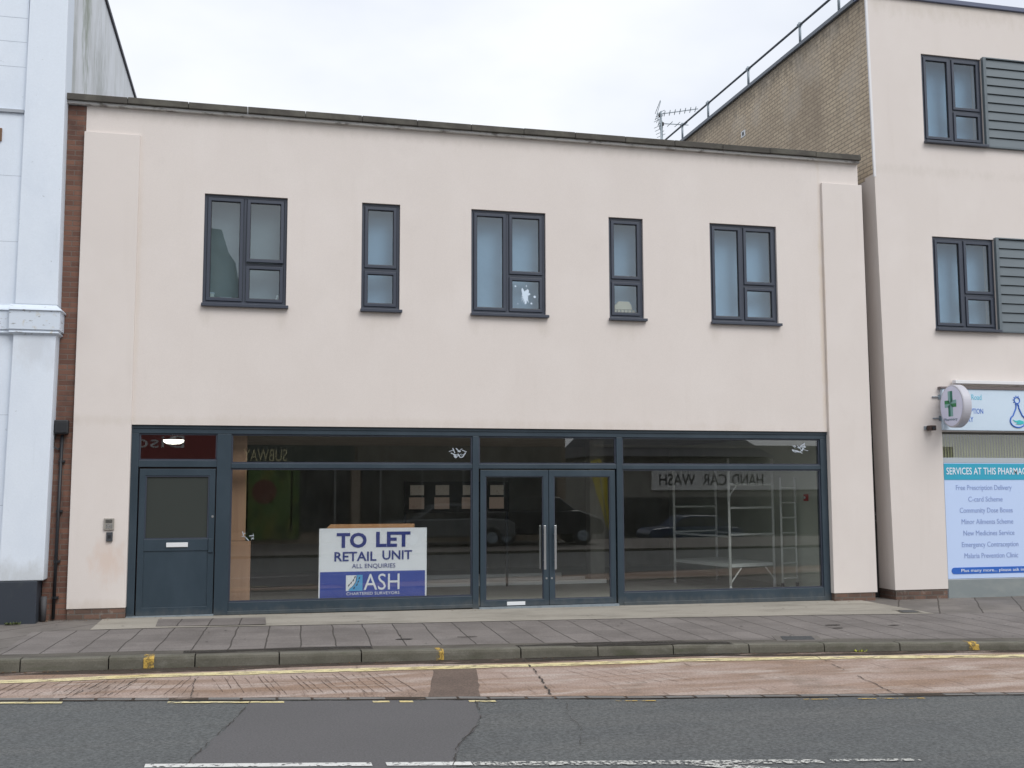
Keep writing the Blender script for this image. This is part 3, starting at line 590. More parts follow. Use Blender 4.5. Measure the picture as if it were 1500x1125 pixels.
tag(obj('cardboard_sheet', MB().xz([(2.86, .0), (4.14, .0), (4.14, 1.285), (2.87, 1.285), (2.82, 1.24)], .215, .222), card_m), 'brown cardboard sheet propped behind the TO LET board, its top edge showing', 'cardboard')
pb = thing('plywood_sheet', 'tall narrow pinkish plywood sheet at the left shop window end, above the wider one', 'plywood', (1.52, .4, 1.04)); 
obj('board', MB().box(1.385, 1.625, .40, .418, 1.05, 2.62), ply_m, pb, bevel=.002)
pb = thing('plywood_sheet', 'lower wider plywood sheet standing at the left end of the shop window beside the door', 'plywood', (1.55, .4, 0))
obj('board', MB().box(1.385, 1.705, .37, .388, .0, 1.045), ply_m, pb, bevel=.002)
ORD = ['leftmost', 'second', 'third', 'rightmost']
notice_u = MAT('pale_notice_paper', (.80, .72, .64), .8, layers=[((.5, .35, .28), (14, 14, 9), .62, .7, .7)]); notice_l = MAT('pink_notice_paper', (.80, .60, .50), .8, layers=[((.55, .35, .28), (9, 9, 9), .6, .7, .6)])
for k, xx in enumerate((4.525, 4.995, 5.51, 6.03)):
    obj_ = tag(obj('paper_notice', MB().box(xx+.01, xx+.265, 3.47, 3.475, 1.70, 1.885), notice_u), f'pale paper notice inside the dark shop, {ORD[k]} of the upper row of four', 'notice', 'paper notices hanging inside the shop')
    tag(obj('paper_notice', MB().box(xx-.01, xx+.27, 3.47, 3.475, 1.445, 1.66), notice_l), f'pinkish paper notice inside the dark shop, {ORD[k]} of the lower row of four', 'notice', 'paper notices hanging inside the shop')
sb = thing('display_stand', 'dark board rack carrying the two rows of paper notices inside the shop', 'display board', (5.4, 3.5, 0))
obj('board', MB().box(4.42, 6.40, 3.48, 3.5, 1.38, 1.95), MAT('dark_board', (.03, .028, .025), .8), sb)
for xx in (4.45, 6.37): obj('leg', MB().box(xx-.02, xx+.02, 3.5, 3.54, 0, 1.95), black_m, sb)
strip_m = MAT('white_strip', (.93, .95, .96), .35)
for k, (yy, a, b) in enumerate(((5.5, 5.1, 8.0), (4.5, 4.9, 8.2), (3.75, 4.7, 8.4))):
    tag(obj('metal_strip', MB().box(a, b, yy, yy+.10, .0, .075), strip_m), f"long thin pale metal strip on the shop floor behind the entrance doors, {['farthest', 'middle', 'nearest'][k]} of three", 'metal strip', 'metal strips lying on the shop floor')
# scaffold tower
sc = thing('scaffold_tower', 'pale aluminium scaffold tower with platform behind the right shop window', 'scaffold', (10.0, 2.5, 0))
PA, PB_, PC = Vector((10.04, 1.7, 0)), Vector((11.06, 2.02, 0)), Vector((9.67, 3.4, 0)); PD = PC+(PB_-PA)
for p, zt_, zb_ in ((PA, 2.35, .08), (PB_, 2.35, .2), (PC, 2.2, .1), (PD, 2.2, .1)):
    pl = obj('post', MB().tube(p+Vector((0,0,zb_)), p+Vector((0,0,zt_)), .025, 10), alu_m, sc, smooth=True)
    obj('foot', MB().tube(p+Vector((0,0,.0)), p+Vector((0,0,zb_)), .035, 10, .02), white_pm, pl, smooth=True)
for z in (.98, 1.46, 1.88): obj('rung', MB().tube(PA+Vector((0,0,z)), PB_+Vector((0,0,z)), .02, 8), alu_m, sc)
for z in (.98, 1.46): obj('rung', MB().tube(PC+Vector((0,0,z)), PD+Vector((0,0,z)), .02, 8), alu_m, sc)
for z in (.95, ): 
    obj('ledger', MB().tube(PA+Vector((0,0,z)), PC+Vector((0,0,z)), .018, 8), alu_m, sc); obj('ledger', MB().tube(PB_+Vector((0,0,z)), PD+Vector((0,0,z)), .018, 8), alu_m, sc)
pf = MB(); h = Vector((0,0,.40)); e = Vector((0,0,.06)); pf.hexa([PA+h, PB_+h, PD+h, PC+h, PA+h+e, PB_+h+e, PD+h+e, PC+h+e]); obj('platform', pf, alu_m, sc)
u_ = (PB_-PA).normalized()
for p, q in ((PA+Vector((0,0,.12)), PA+u_*.26+Vector((0,0,.38))), (PB_+Vector((0,0,.16)), PB_-u_*.22+Vector((0,0,.38))), (PA+Vector((0,0,1.66)), PA+u_*.24+Vector((0,0,1.92)))):
    obj('brace', MB().tube(p, q, .014, 8), alu_m, sc)
la = thing('step_frame', 'narrow aluminium ladder frame standing right of the scaffold tower', 'ladder', (11.2, 2.1, 0))
q0, q1 = Vector((10.98, 1.55, 0)), Vector((11.30, 1.62, 0))
for p in (q0, q1): obj('stile', MB().tube(p+Vector((0,0,.12)), p+Vector((0,0,2.0)), .02, 8), alu_m, la, smooth=True)
for k in range(7): obj('rung', MB().tube(q0+Vector((0,0,.20+.27*k)), q1+Vector((0,0,.20+.27*k)), .014, 8), alu_m, la)
for p in (q0, q1): obj('foot', MB().tube(p, p+Vector((0,0,.12)), .03, 8), black_m, la)
fa = thing('fire_alarm_point', 'small red call point on the pale wall at the right end of the shop', 'alarm', (11.39, 1.2, 1.6))
obj('box', MB().box(11.35, 11.398, 1.30, 1.40, 1.58, 1.70), MAT('red_plastic', (.5, .03, .03), .4), fa, bevel=.005); obj('button', MB().tube((11.34, 1.35, 1.64), (11.352, 1.35, 1.64), .025, 14), white_pm, fa)

# little things on the upstairs window sills
def sillbox(name, label, cat, x, z, w_, h_, mat, y=.22, d_=.08, lid=True):
    t = thing(name, label, cat, (x, y, z)); obj('body', MB().box(x-w_/2, x+w_/2, y-d_/2, y+d_/2, z, z+h_), mat, t, bevel=.004)
    if lid: obj('lid', MB().box(x-w_/2-.004, x+w_/2+.004, y-d_/2-.004, y+d_/2+.004, z+h_+.001, z+h_+.014), white_pm, t, bevel=.002)
zs_ = 4.562
obj('inner_sill', MB().box(.94, 2.145, .155, .33, 4.561, 4.61), white_pm, WINS[0])
obj('inner_sill', MB().box(7.275, 7.86, .155, .33, 4.561, 4.61), white_pm, WINS[3]); obj('inner_sill', MB().box(9.045, 10.25, .155, .33, 4.561, 4.61), white_pm, WINS[4])
sillbox('jar', 'cream jar on the sill at the left edge of the leftmost upstairs window', 'jar', 1.07, 4.612, .055, .12, MAT('cream_jar', (.7, .66, .55), .5))
sillbox('folded_cloth', 'flat white folded cloth on the sill of the leftmost upstairs window', 'cloth', 1.27, 4.612, .18, .07, white_pm, lid=False)
cn = thing('figurine', 'small cream ornament on the sill in the lower right pane of the leftmost upstairs window', 'ornament', (2.02, .2, 4.612))
obj('body', MB().tube((2.02,.2,4.612),(2.02,.2,4.69),.05,12,.025), bpy.data.materials['cream_jar'], cn, smooth=True); obj('head', MB().tube((2.025,.2,4.69),(2.025,.2,4.745),.026,12,.014), bpy.data.materials['cream_jar'], cn, smooth=True)
tan_m = MAT('tan_wood', (.85, .62, .40), .7); 
bk = thing('wooden_crate', 'slatted tan box on the sill of the narrow upstairs window right of centre', 'crate', (7.6, .23, 4.612))
for k in range(6): obj('slat', MB().box(7.40+k*.062, 7.40+k*.062+.045, .20, .21, 4.612, 4.72), tan_m, bk)
obj('base', MB().box(7.39, 7.78, .212, .30, 4.612, 4.70), MAT('dim_wood', (.35, .27, .2), .8), bk)
tag(obj('folded_towel', MB().xz([(7.43,4.725),(7.72,4.725),(7.70,4.80),(7.66,4.86),(7.48,4.86),(7.43,4.80),(7.36,4.76)], .2, .28), tan_m, bevel=.006), 'tan folded towel on top of the slatted box in the narrow upstairs window', 'towel')
tag(obj('paper_pad', MB().box(10.03, 10.17, .2, .26, 4.612, 4.66), white_pm, bevel=.003), 'small white pad on the sill of the rightmost upstairs window of the cream shop', 'paper')

# intercom, key reader on the left pilaster
ic = thing('door_intercom', 'square beige intercom panel on the cream pilaster left of the side door', 'intercom', (-.25, 0, 1.25))
obj('housing', MB().box(-.325, -.185, -.03, -.001, 1.245, 1.41), MAT('beige_metal', (.33, .31, .28), .5, metallic=.2), ic, bevel=.006)
sl_ = MB(); [sl_.box(-.30, -.21, -.034, -.0302, 1.345+.013*k, 1.351+.013*k) for k in range(4)]; obj('speaker_slots', sl_, black_m, ic)
sl_ = MB(); [sl_.box(-.295+.032*i, -.272+.032*i, -.034, -.0302, 1.27+.022*k, 1.285+.022*k) for k in range(3) for i in range(3)]; obj('buttons', sl_, steel_m, ic)
kr = thing('key_reader', 'small dark grey key reader just under the beige intercom', 'key reader', (-.24, 0, 1.08))
obj('housing', MB().box(-.285, -.2, -.035, -.001, 1.085, 1.215), MAT('dark_grey_plastic', (.05, .055, .065), .5), kr, bevel=.006); obj('sensor', MB().box(-.262, -.223, -.039, -.0355, 1.13, 1.175), black_m, kr)
# cable box and pipe on the brick strip
cb_ = thing('cable_box', 'black plastic cable box high on the narrow brown brick strip', 'junction box', (-.93, .05, 2.58))
obj('casing', MB().box(-1.03, -.84, -.06, .058, 2.60, 2.80), black_m, cb_, bevel=.02); obj('cover', MB().box(-1.015, -.855, -.068, -.0605, 2.62, 2.76), black_m, cb_, bevel=.006)
cbp = MB(); cbp.path([(-1.0,.03,2.62),(-1.04,.02,2.50),(-1.03,.02,2.42),(-.97,.03,2.38),(-.93,.03,2.44)], .010); obj('cable_loop', cbp, black_m, cb_)
dpz = thing('cable_pipe', 'thin black pipe running down the brick strip from the cable box', 'pipe', (-.95, .03, 0))
obj('pipe', MB().tube((-.925,.02,2.59),(-.955,.02,.02),.022,12), black_m, dpz, smooth=True)
for z in (2.2, 1.5, .8, .3): obj('bracket', MB().box(-.985+.01*z, -.90+.01*z, .0, .058, z, z+.03), black_m, dpz)
dk = MB(); dk.tube((-1.075,-.06,.0),(-1.07,-.06,.34),.04,12)
tag(obj('pipe_stub', dk, MAT('old_pipe', (.07, .07, .075), .7), smooth=True), 'short grey pipe stub in the corner where the white building meets the brick strip', 'pipe')

# ------------------------------------------------------------------ white building on the left
wb = thing('white_building', 'tall white painted building with moulded band at the left edge', 'building', (-6, 5, 0))
obj('front_wall', MB().box(-14, -1.56, -.165, .3, .575, 10.58), white_m, wb)
obj('pilaster', MB().xz([(-1.63,.575),(-1.055,.575),(-1.015,3.99),(-1.57,3.99)], -.25, .3), white_m, wb, bevel=.012)
obj('pilaster', MB().xz([(-1.57,4.40),(-1.012,4.40),(-1.03,10.58),(-1.53,10.58)], -.235, .3), white_m, wb, bevel=.012)
obj('side_wall', MB().box(-1.75, -1.035, .301, 14, 4.0, 10.55), side_m, wb)
obj('plinth', MB().box(-14, -1.13, -.27, .3, -.2, .57), plinth_m, wb, bevel=.01)
bnd = MB()
def prof(x0, x1, y, side):
    pr = [(0, 3.97), (-.05, 4.0), (-.035, 4.03), (-.06, 4.045), (-.06, 4.30), (-.085, 4.315), (-.07, 4.34), (0, 4.40)]
    vs = [(x0, y+a, z) for a, z in pr]+[(x1-(a if side else 0), y+a, z) for a, z in pr]; n = len(pr)
    bnd.add(vs, [(i, n+i, n+i+1, i+1) for i in range(n-1)]+[tuple(range(n)), tuple(range(2*n-1, n-1, -1))])
    if side: bnd.add([(x1-a, y+a, z) for a, z in pr]+[(x1-a, .05, z) for a, z in pr], [(i, n+i, n+i+1, i+1) for i in range(n-1)])
prof(-1.62, -1.02, -.25, True); prof(-14, -1.625, -.17, False); bnd.box(-1.6, -1.03, -.249, .04, 3.99, 4.39)
obj('moulded_band', bnd, MAT('flaking_moulding_paint', (.62, .69, .78), .7, layers=[((.13, .11, .08), (7, 7, 22), .58, .68, .75), ((.5, .45, .33), (12, 12, 8), .6, .7, .6)]), wb)
obj('ledge', MB().box(-14, -1.565, -.20, -.166, 7.17, 7.215), MAT('dirty_ledge', (.35, .38, .42), .8), wb)
jt = MB()
for z in (5.3, 6.25, 7.85, 8.22, 8.58, 9.6, 1.6, 2.85): jt.box(-14, -1.57, -.1665, -.1645, z, z+.006)
obj('render_joint', jt, MAT('faint_joint', (.42, .47, .54), .9), wb)
obj('roof_edge', MB().box(-1.9, -1.0, .0, 14.05, 10.552, 10.62), MAT('dark_fascia', (.03, .03, .045), .6), wb)
obj('roof', MB().box(-14, -1.76, .301, 14, 10.3, 10.5), roofm, wb)
obj('air_vent', MB().box(-2.05, -1.845, -.19, -.166, 6.74, 6.93), MAT('brown_vent', (.16, .09, .05), .7), wb, bevel=.004)
# weeds at its foot
def weed(x, y, z, s, n, name, label, col):
    mb = MB()
    for k in range(n):
        a = random.uniform(0, 6.28); l = s*random.uniform(.5, 1); b_ = Vector((x+random.uniform(-s, s)*1.6, y+random.uniform(-s, s)*.5, z)); d_ = Vector((math.cos(a)*.8, math.sin(a)*.8, random.uniform(.3, 1.2))).normalized()
        sd_ = d_.cross(Vector((0,0,1))).normalized()*l*.22; tip = b_+d_*l
        mb.add([b_, b_+d_*l*.5+sd_, tip, b_+d_*l*.5-sd_], [(0,1,2,3)])
    return tag(obj(name, mb, MAT('leaf_'+name, col, .8)), label, 'plant')
weed(-1.4, -.36, 0, .055, 90, 'weed', 'low green weeds growing at the foot of the white building', (.085, .11, .035))
weed(8.79, K(8.79)-.03, -.135, .045, 30, 'weed', 'bright yellow green weed growing against the kerb on the right', (.28, .30, .04))
lt = MB()
for k in range(170):
    x = random.choice([random.uniform(-1.2, -.2), random.uniform(11, 12.6), random.uniform(-1, 12)]); onr = random.random() < .55
    y = (K(x)-random.uniform(.02, .12)) if onr else random.choice([random.uniform(-.25, .0), random.uniform(-.1, .0)]); z = -.127 if onr else zp(x)+.009
    a = random.uniform(0, 6.28); l = random.uniform(.008, .022); c_, s_ = math.cos(a)*l, math.sin(a)*l
    lt.add([(x-c_, y-s_, z), (x+s_*.5, y-c_*.5, z+.006), (x+c_, y+s_, z+.002), (x-s_*.5, y+c_*.5, z+.004)], [(0,1,2,3)])
tag(obj('leaf_litter', lt, MAT('dry_leaf', (.17, .085, .035), .9)), 'scattered brown leaf scraps along the gutter and wall foot', 'leaf litter', kind='stuff')

# ------------------------------------------------------------------ pharmacy building on the right
rb = thing('pharmacy_building', 'tall cream rendered building with buff brick side wall above the pharmacy', 'building', (16, 5, 0))
XC = lambda z: 12.24-.0153*z
fwm = wall(12.3, 20, .10, 10.48, 0, .3, [(13.14,14.365,7.91,9.51), (13.215,14.455,4.57,6.20), (13.25,19,.0,2.77)])
fwm.xz([(XC(.1), .10), (12.3, .10), (12.3, 10.48), (XC(10.48), 10.48)], 0, .3)
obj('front_wall', fwm, render_m, rb)
obj('side_render', MB().hexa([(XC(.1)+.002,.301,.10),(12.6,.301,.10),(12.6,3,.10),(XC(.1)+.002,3,.10),(XC(7.2)+.002,.301,7.2),(12.6,.301,7.2),(12.6,3,7.2),(XC(7.2)+.002,3,7.2)]), render_m, rb)
obj('brick_plinth', MB().box(12.25, 13.24, .012, 1.2, -.2, .098), plbrick_m, rb)
obj('gap_filler', MB().box(11.875, 12.22, .46, .6, -.2, 7.15), MAT('dark_gap_surface', (.03, .028, .03), .9, layers=[((.2, .2, .2), (6, 6, 9), .62, .7, .6)]), rb)  # near-black block with paler flecks, set back between the two buildings
sw = MB(); sw.hexa([(XC(7.2),.302,7.203),(12.6,.302,7.203),(12.6,16,7.203),(XC(7.2),16,7.203),(XC(10.48),.302,10.48),(12.6,.302,10.48),(12.6,16,10.48),(XC(10.48),16,10.48)])
sw.hexa([(XC(7.2)+.0,.001,7.203),(XC(7.2)+.001,.001,7.203),(XC(7.2)+.001,.3,7.203),(XC(7.2),.3,7.203),(XC(10.48)-.003,.001,10.48),(XC(10.48)-.002,.001,10.48),(XC(10.48)-.002,.3,10.48),(XC(10.48)-.003,.3,10.48)])
obj('brick_side_wall', sw, buff_m, rb)
obj('corner_bead', MB().hexa([(XC(7.2)-.008,-.006,7.2),(XC(7.2)+.03,-.006,7.2),(XC(7.2)+.03,.03,7.2),(XC(7.2)-.008,.03,7.2),(XC(10.48)-.008,-.006,10.48),(XC(10.48)+.03,-.006,10.48),(XC(10.48)+.03,.03,10.48),(XC(10.48)-.008,.03,10.48)]), whitem2, rb)
obj('roof_coping', MB().box(12.03, 20, -.05, .30, 10.482, 10.56), MAT('blue_grey_coping', (.10, .12, .19), .5), rb, bevel=.005)
obj('verge_coping', MB().box(12.02, 12.65, .301, 16, 10.482, 10.56), trim_m, rb, bevel=.005)
obj('roof', MB().box(12.61, 20, .301, 16, 10.2, 10.3), roofm, rb)
wv = MB(); wv.box(12.085, 12.11, 4.88, 5.08, 9.53, 9.67); WV = obj('wall_vent', wv, white_pm, rb, bevel=.004)
obj('louvre', MB().box(12.080, 12.0848, 4.94, 5.02, 9.56, 9.64), black_m, WV)
window(rb, 13.145, 14.36, 7.915, 9.505, .03); window(rb, 13.22, 14.45, 4.575, 6.195, .03)
for a, z0, z1 in ((14.362, 7.90, 9.52), (14.452, 4.56, 6.21)):
    cl = MB(); n = 10; h = (z1-z0)/n
    for k in range(n):
        zz = z0+k*h; cl.add([(a+.06,-.055,zz),(19,-.055,zz),(19,-.030,zz+h-.012),(a+.06,-.030,zz+h-.012),(a+.06,-.01,zz),(19,-.01,zz),(19,-.01,zz+h-.012),(a+.06,-.01,zz+h-.012)], [(0,1,2,3),(0,4,5,1),(3,2,6,7),(0,3,7,4)])
    cc = obj('cladding_panel', cl, clad_m, rb)
    obj('backing', MB().box(a+.04, 19, -.0099, -.001, z0, z1), gasket_m, cc)
    obj('edge_trim', MB().frame(a, 19.05, z0-.03, z1+.02, .06, -.065, -.002, tb=.03, tt=.02), clad_m, cc, bevel=.003)
# ground floor shop window of the pharmacy
SW = obj('shop_window_frame', MB().box(13.252, 19, .04, .14, 2.235, 2.325).box(13.252, 13.275, .04, .14, .26, 2.234).box(13.252, 19, .02, .2, -.06, .255), MAT('pale_grey_frame', (.42, .46, .50), .5), rb, bevel=.003)
obj('kick_panel', MB().box(13.26, 19, .008, .02, -.06, .245), MAT('grey_kick_panel', (.22, .25, .255), .6, layers=[((.3, .32, .31), (2, 2, 5), .5, .7, .5)]), SW)
obj('pane', MB().box(13.276, 19, .085, .095, .256, 2.234), pane_m, SW); obj('pane', MB().box(13.252, 19, .085, .095, 2.326, 2.768), pane_m, SW)
obj('interior_wall', MB().box(13.0, 19, 1.6, 1.7, -.1, 3), iwall_m, rb)
vb = MB(); x = 13.27
while x < 16.5: vb.add([(x,.20,2.33),(x+.058,.23,2.33),(x+.058,.23,2.77),(x,.20,2.77)], [(0,1,2,3)]); x += .055
VB = obj('vertical_blind', vb, MAT('olive_blind', (.36, .37, .20), .8, layers=[((.24, .25, .13), (12, 12, .5), .4, .6, .6)]), rb)
obj('blind_headrail', MB().box(13.26, 16.5, .05, .24, 2.735, 2.768), MAT('olive_rail', (.10, .10, .09), .7), VB)
# services poster
po = thing('services_poster', 'pale blue window poster listing SERVICES AT THIS PHARMACY', 'poster', (14.1, .03, .3))
pbl = MAT('poster_pale_blue', (.53, .66, .92), .45); teal = MAT('poster_teal', (.03, .36, .52), .45); ptx = MAT('poster_text', (.27, .36, .62), .5); pblue = MAT('poster_blue', (.025, .13, .52), .45)
obj('sheet', MB().box(13.276, 15.02, .028, .034, .262, 2.232), pbl, po)
obj('header', MB().box(13.276, 15.02, .022, .0275, 1.945, 2.222), teal, po)
text('lettering', 'SERVICES AT THIS PHARMACY', 13.32, 14.99, 2.035, 2.155, .019, MAT('poster_white', (.75, .82, .9), .5), po, .008)
PX = (lambda p: 13.24+(p-1385)*.01365)
for s, a, b, zc in (('Free Prescription Delivery', 1404, 1485, 1.80), ('C-card Scheme', 1421, 1471, 1.60), ('Community Dose Boxes', 1408, 1485, 1.41), ('Minor Ailments Scheme', 1410, 1485, 1.215), ('New Medicines Service', 1412, 1486, 1.02), ('Emergency Contraception', 1409, 1491, .825), ('Malaria Prevention Clinic', 1412, 1490, .635)):
    zc += .005; text('lettering', s, PX(a), PX(b), zc-.055, zc+.055, .0255, ptx, po, 0, base=(zc-.035, .125))
br_ = MB(); r = .055; zc = .395
br_.xz([(13.40-r*math.sin(t), zc+r*math.cos(t)) for t in [i*math.pi/8 for i in range(9)]]+[(15.0, zc-r), (15.0, zc+r)], .022, .0275); obj('footer_bar', br_, pblue, po)
text('lettering', 'Plus many more... please ask inside', 13.53, 14.93, zc-.032, zc+.036, .019, bpy.data.materials['poster_white'], po, .0, base=(zc-.022, .075))
# fascia sign
fs = thing('fascia_sign', 'long white shop fascia sign with blue lettering above the pharmacy window', 'sign', (15, -.05, 2.8))
obj('panel', MB().box(13.245, 19, -.07, -.001, 2.795, 3.51), MAT('fascia_white', (.60, .72, .84), .35, layers=[((.5, .62, .74), (1, 1, 2), .4, .7, .5)]), fs, bevel=.004)
obj('top_trim', MB().box(13.20, 19, -.09, -.001, 3.512, 3.545), MAT('dull_brown_trim', (.16, .13, .13), .5), fs)
lt_blue = MAT('sign_teal_letters', (.14, .52, .68), .5); dk_blue = MAT('sign_blue_letters', (.05, .16, .58), .5)
text('lettering', 'Road', 13.81, 14.01, 3.325, 3.42, -.072, lt_blue, fs, .0)
text('lettering', 'PRESCRIPTION', 13.47, 14.03, 3.085, 3.175, -.072, dk_blue, fs, 0)
text('lettering', 'DELIVERY', 13.42, 13.83, 2.94, 3.03, -.072, dk_blue, fs, 0)
fk = MB(); cxx, czz = 14.72, 3.0
pts = [(cxx+.03, 3.19)]+[(cxx+.155*math.sin(t), czz-.03-.115*math.cos(t)*1.0) for t in [2.5-i*5.0/18 for i in range(19)]]+[(cxx-.03, 3.19)]
pts = [(cxx+.022, 3.26)]+pts+[(cxx-.022, 3.26)]
fk.path([(a, -.075, b) for a, b in pts], .012, 6)
fk.path([(cxx+.055*math.cos(t), -.075, 3.33+.055*math.sin(t)) for t in [i*math.pi/6 for i in range(13)]], .009, 6)
for k in range(7): t = 1.2+k*.6; fk.tube((cxx+.055*math.cos(t), -.075, 3.33+.055*math.sin(t)), (cxx+.085*math.cos(t), -.075, 3.33+.085*math.sin(t)), .007, 6)
obj('flask_emblem', fk, dk_blue, fs)
wvv = [(cxx-.10, 2.99), (cxx-.04, 2.97), (cxx+.03, 2.985), (cxx+.11, 2.965), (cxx+.12, 2.925), (cxx+.05, 2.905), (cxx-.05, 2.915), (cxx, 2.94), (cxx-.06, 2.95)]
obj('flask_liquid', MB().xz(wvv[::-1], -.078, -.0705), MAT('teal_liquid', (.05, .50, .52), .5), fs)
rl = thing('light_trough', 'slim white sign lighting trough fixed above the pharmacy fascia sign', 'sign light', (15, -.1, 3.6))
obj('trough', MB().box(13.47, 19, -.13, -.03, 3.60, 3.66), whitem2, rl, bevel=.006)
for x in (13.6, 14.8, 16.2, 17.6): obj('bracket', MB().box(x-.02, x+.02, -.03, -.0, 3.61, 3.65), whitem2, rl)
# round projecting sign
rr0 = 0
ps = thing('projecting_sign', 'oval white projecting pharmacy sign with a green cross on its face', 'sign', (13.2, -.35, 3.2))
cy_, cz_, ry_, rz_ = -.365, 3.185, .325, .365
n = 48; dm = MB()
rings = [(13.205, .0), (13.20, .97), (13.215, 1.0), (13.345, 1.0), (13.36, .97), (13.355, 0.)]
for X, s in rings[1:5]: dm.v += [(X, cy_+ry_*s*math.cos(2*math.pi*i/n), cz_+rz_*s*math.sin(2*math.pi*i/n)) for i in range(n)]
dm.f = [(k*n+i, k*n+(i+1) % n, (k+1)*n+(i+1) % n, (k+1)*n+i) for k in range(3) for i in range(n)]+[tuple(range(n)), tuple(range(3*n, 4*n))]
obj('casing', dm, MAT('pale_sign_casing', (.50, .50, .56), .35), ps)
obj('face', MB().disc_x(0, cy_, cz_, ry_*.90, rz_*.92, 13.194, 13.199), MAT('lilac_white_face', (.68, .70, .88), .35), ps)
green = MAT('cross_green', (.02, .22, .075), .5); lgreen = MAT('cross_pale_green', (.22, .42, .42), .5); dgreen = MAT('cross_dark_green', (.02, .17, .12), .5)
def yz(mb, pts, x0, x1):
    k = len(pts); mb.add([(x0, -a, b) for a, b in pts]+[(x1, -a, b) for a, b in pts], [tuple(range(k)), tuple(range(2*k-1, k-1, -1))]+[(i, k+i, k+(i+1) % k, (i+1) % k) for i in range(k)]); return mb
# face seen from -x: picture-right is towards -y (nearer the street)
cc_ = (-cy_-.02, 3.225)
A_, B_, C_ = .045, .155, .215
def arm(name, quads, mat, x):
    mb = MB()
    for qd in quads: yz(mb, [(cc_[0]+u, cc_[1]+v) for u, v in qd], x, x+.003)
    obj(name, mb, mat, ps)
arm('cross_pale_half', [[(-.06,.04),(0,.0),(0,C_),(-.06,C_)], [(.0,-.0),(.06,-.04),(.06,-C_),(0,-C_)], [(.0,0),(.04,.06),(B_,.06),(B_,0)], [(0,0),(-.04,-.06),(-B_,-.06),(-B_,0)]], lgreen, 13.190)
arm('cross_dark_half', [[(0,.0),(.06,.04),(.06,C_),(0,C_)], [(0,0),(-.06,-.04),(-.06,-C_),(0,-C_)]], dgreen, 13.190)
arm('cross_green_half', [[(0,0),(.04,-.06),(B_,-.06),(B_,0)], [(0,0),(-.04,.06),(-B_,.06),(-B_,0)]], green, 13.190)
text('lettering', 'Pharmacy', .10, .46, 2.925, 2.985, 0, MAT('grey_lettering', (.16, .22, .30), .5), ps, 0, plane=lambda X, Y, Z: (13.191+Y, -(X+.06), Z))
for z in (3.37, 3.0): obj('bracket', MB().tube((13.26, cy_+ry_*.88, z), (13.26, .0, z), .014, 8).box(13.20, 13.32, -.012, -.001, z-.04, z+.04).box(13.08, 13.205, -.03, -.001, z-.008, z+.008), galv_m, ps)
# small brown security light
cl_ = thing('security_light', 'small dark brown security light on the wall left of the pharmacy sign', 'security light', (12.98, -.05, 2.8))
obj('housing', MB().box(12.93, 13.05, -.14, -.03, 2.785, 2.87), MAT('brown_housing', (.05, .025, .02), .6), cl_, bevel=.01); obj('bracket', MB().box(12.90, 12.96, -.03, -.001, 2.80, 2.86), galv_m, cl_)
obj('lens', MB().tube((12.99,-.141,2.825),(12.99,-.16,2.825),.03,14), black_m, cl_)

# guard rail along the roof of the pharmacy building
gr = thing('roof_guard_rail', 'galvanised guard rail running along the flat roof edge above the buff brick wall', 'railing', (12.3, 5, 10.56))
for y in (-.0, .82, 2.28, 4.58, 6.73, 8.32, 10.0, 11.6, 13.2):
    p = obj('post', MB().tube((12.08, y+.06, 10.56), (12.08, y+.06, 11.0), .026, 10), galv_m, gr, smooth=True)
    obj('clamp', MB().tube((12.08, y+.02, 10.95), (12.08, y+.10, 10.95), .045, 10), galv_m, p)
obj('rail', MB().tube((12.08, -.2, 10.95), (12.08, 14, 10.93), .024, 10), MAT('dull_rail', (.10, .115, .135), .6, metallic=.4), gr, smooth=True)

# television aerials
def aerial(x, y, h, arm_dir, label, n, ln, tilt):
    t = thing('television_aerial', label, 'aerial', (x, y, 7.2)); D = Vector(arm_dir).normalized(); sd_ = Vector((-D.y, D.x, 0))
    obj('mast', MB().tube((x, y, 7.2), (x, y, h+.06), .022, 10), galv_m, t, smooth=True)
    c = Vector((x, y, h)); b0 = c-D*.1+Vector((0,0,-.02)); b1 = c+D*ln+Vector((0,0,tilt))
    obj('boom', MB().bar(b0, b1, .018, .018), galv_m, t)
    for k in range(n):
        p = b0+(b1-b0)*((k+1.5)/(n+1)); obj('director', MB().tube(p-sd_*.11+Vector((0,0,.03)), p+sd_*.11+Vector((0,0,-.03)), .009, 6), galv_m, t)
    for s in (1, -1):
        rf = MB()
        for k in range(4): q_ = b0+Vector((0,0,s*(.08+.075*k)))-D*(.02-.03*k); rf.tube(q_-sd_*.16, q_+sd_*.16, .007, 6)
        rf.tube(b0, b0+Vector((0,0,s*.34))+D*.10, .008, 6); obj('reflector', rf, galv_m, t)
    obj('dipole_box', MB().box(b0.x+.05, b0.x+.13, b0.y-.03, b0.y+.03, b0.z-.05, b0.z+.03), black_m, t)
aerial(11.36, 8.0, 11.05, (1, -.25, 0), 'television aerial with long director boom, on the left of two masts above the roof', 7, .92, .12)
aerial(11.50, 8.3, 10.92, (1, .3, 0), 'lower television aerial with shorter sparse boom, on the thinner right mast', 3, .85, .10)

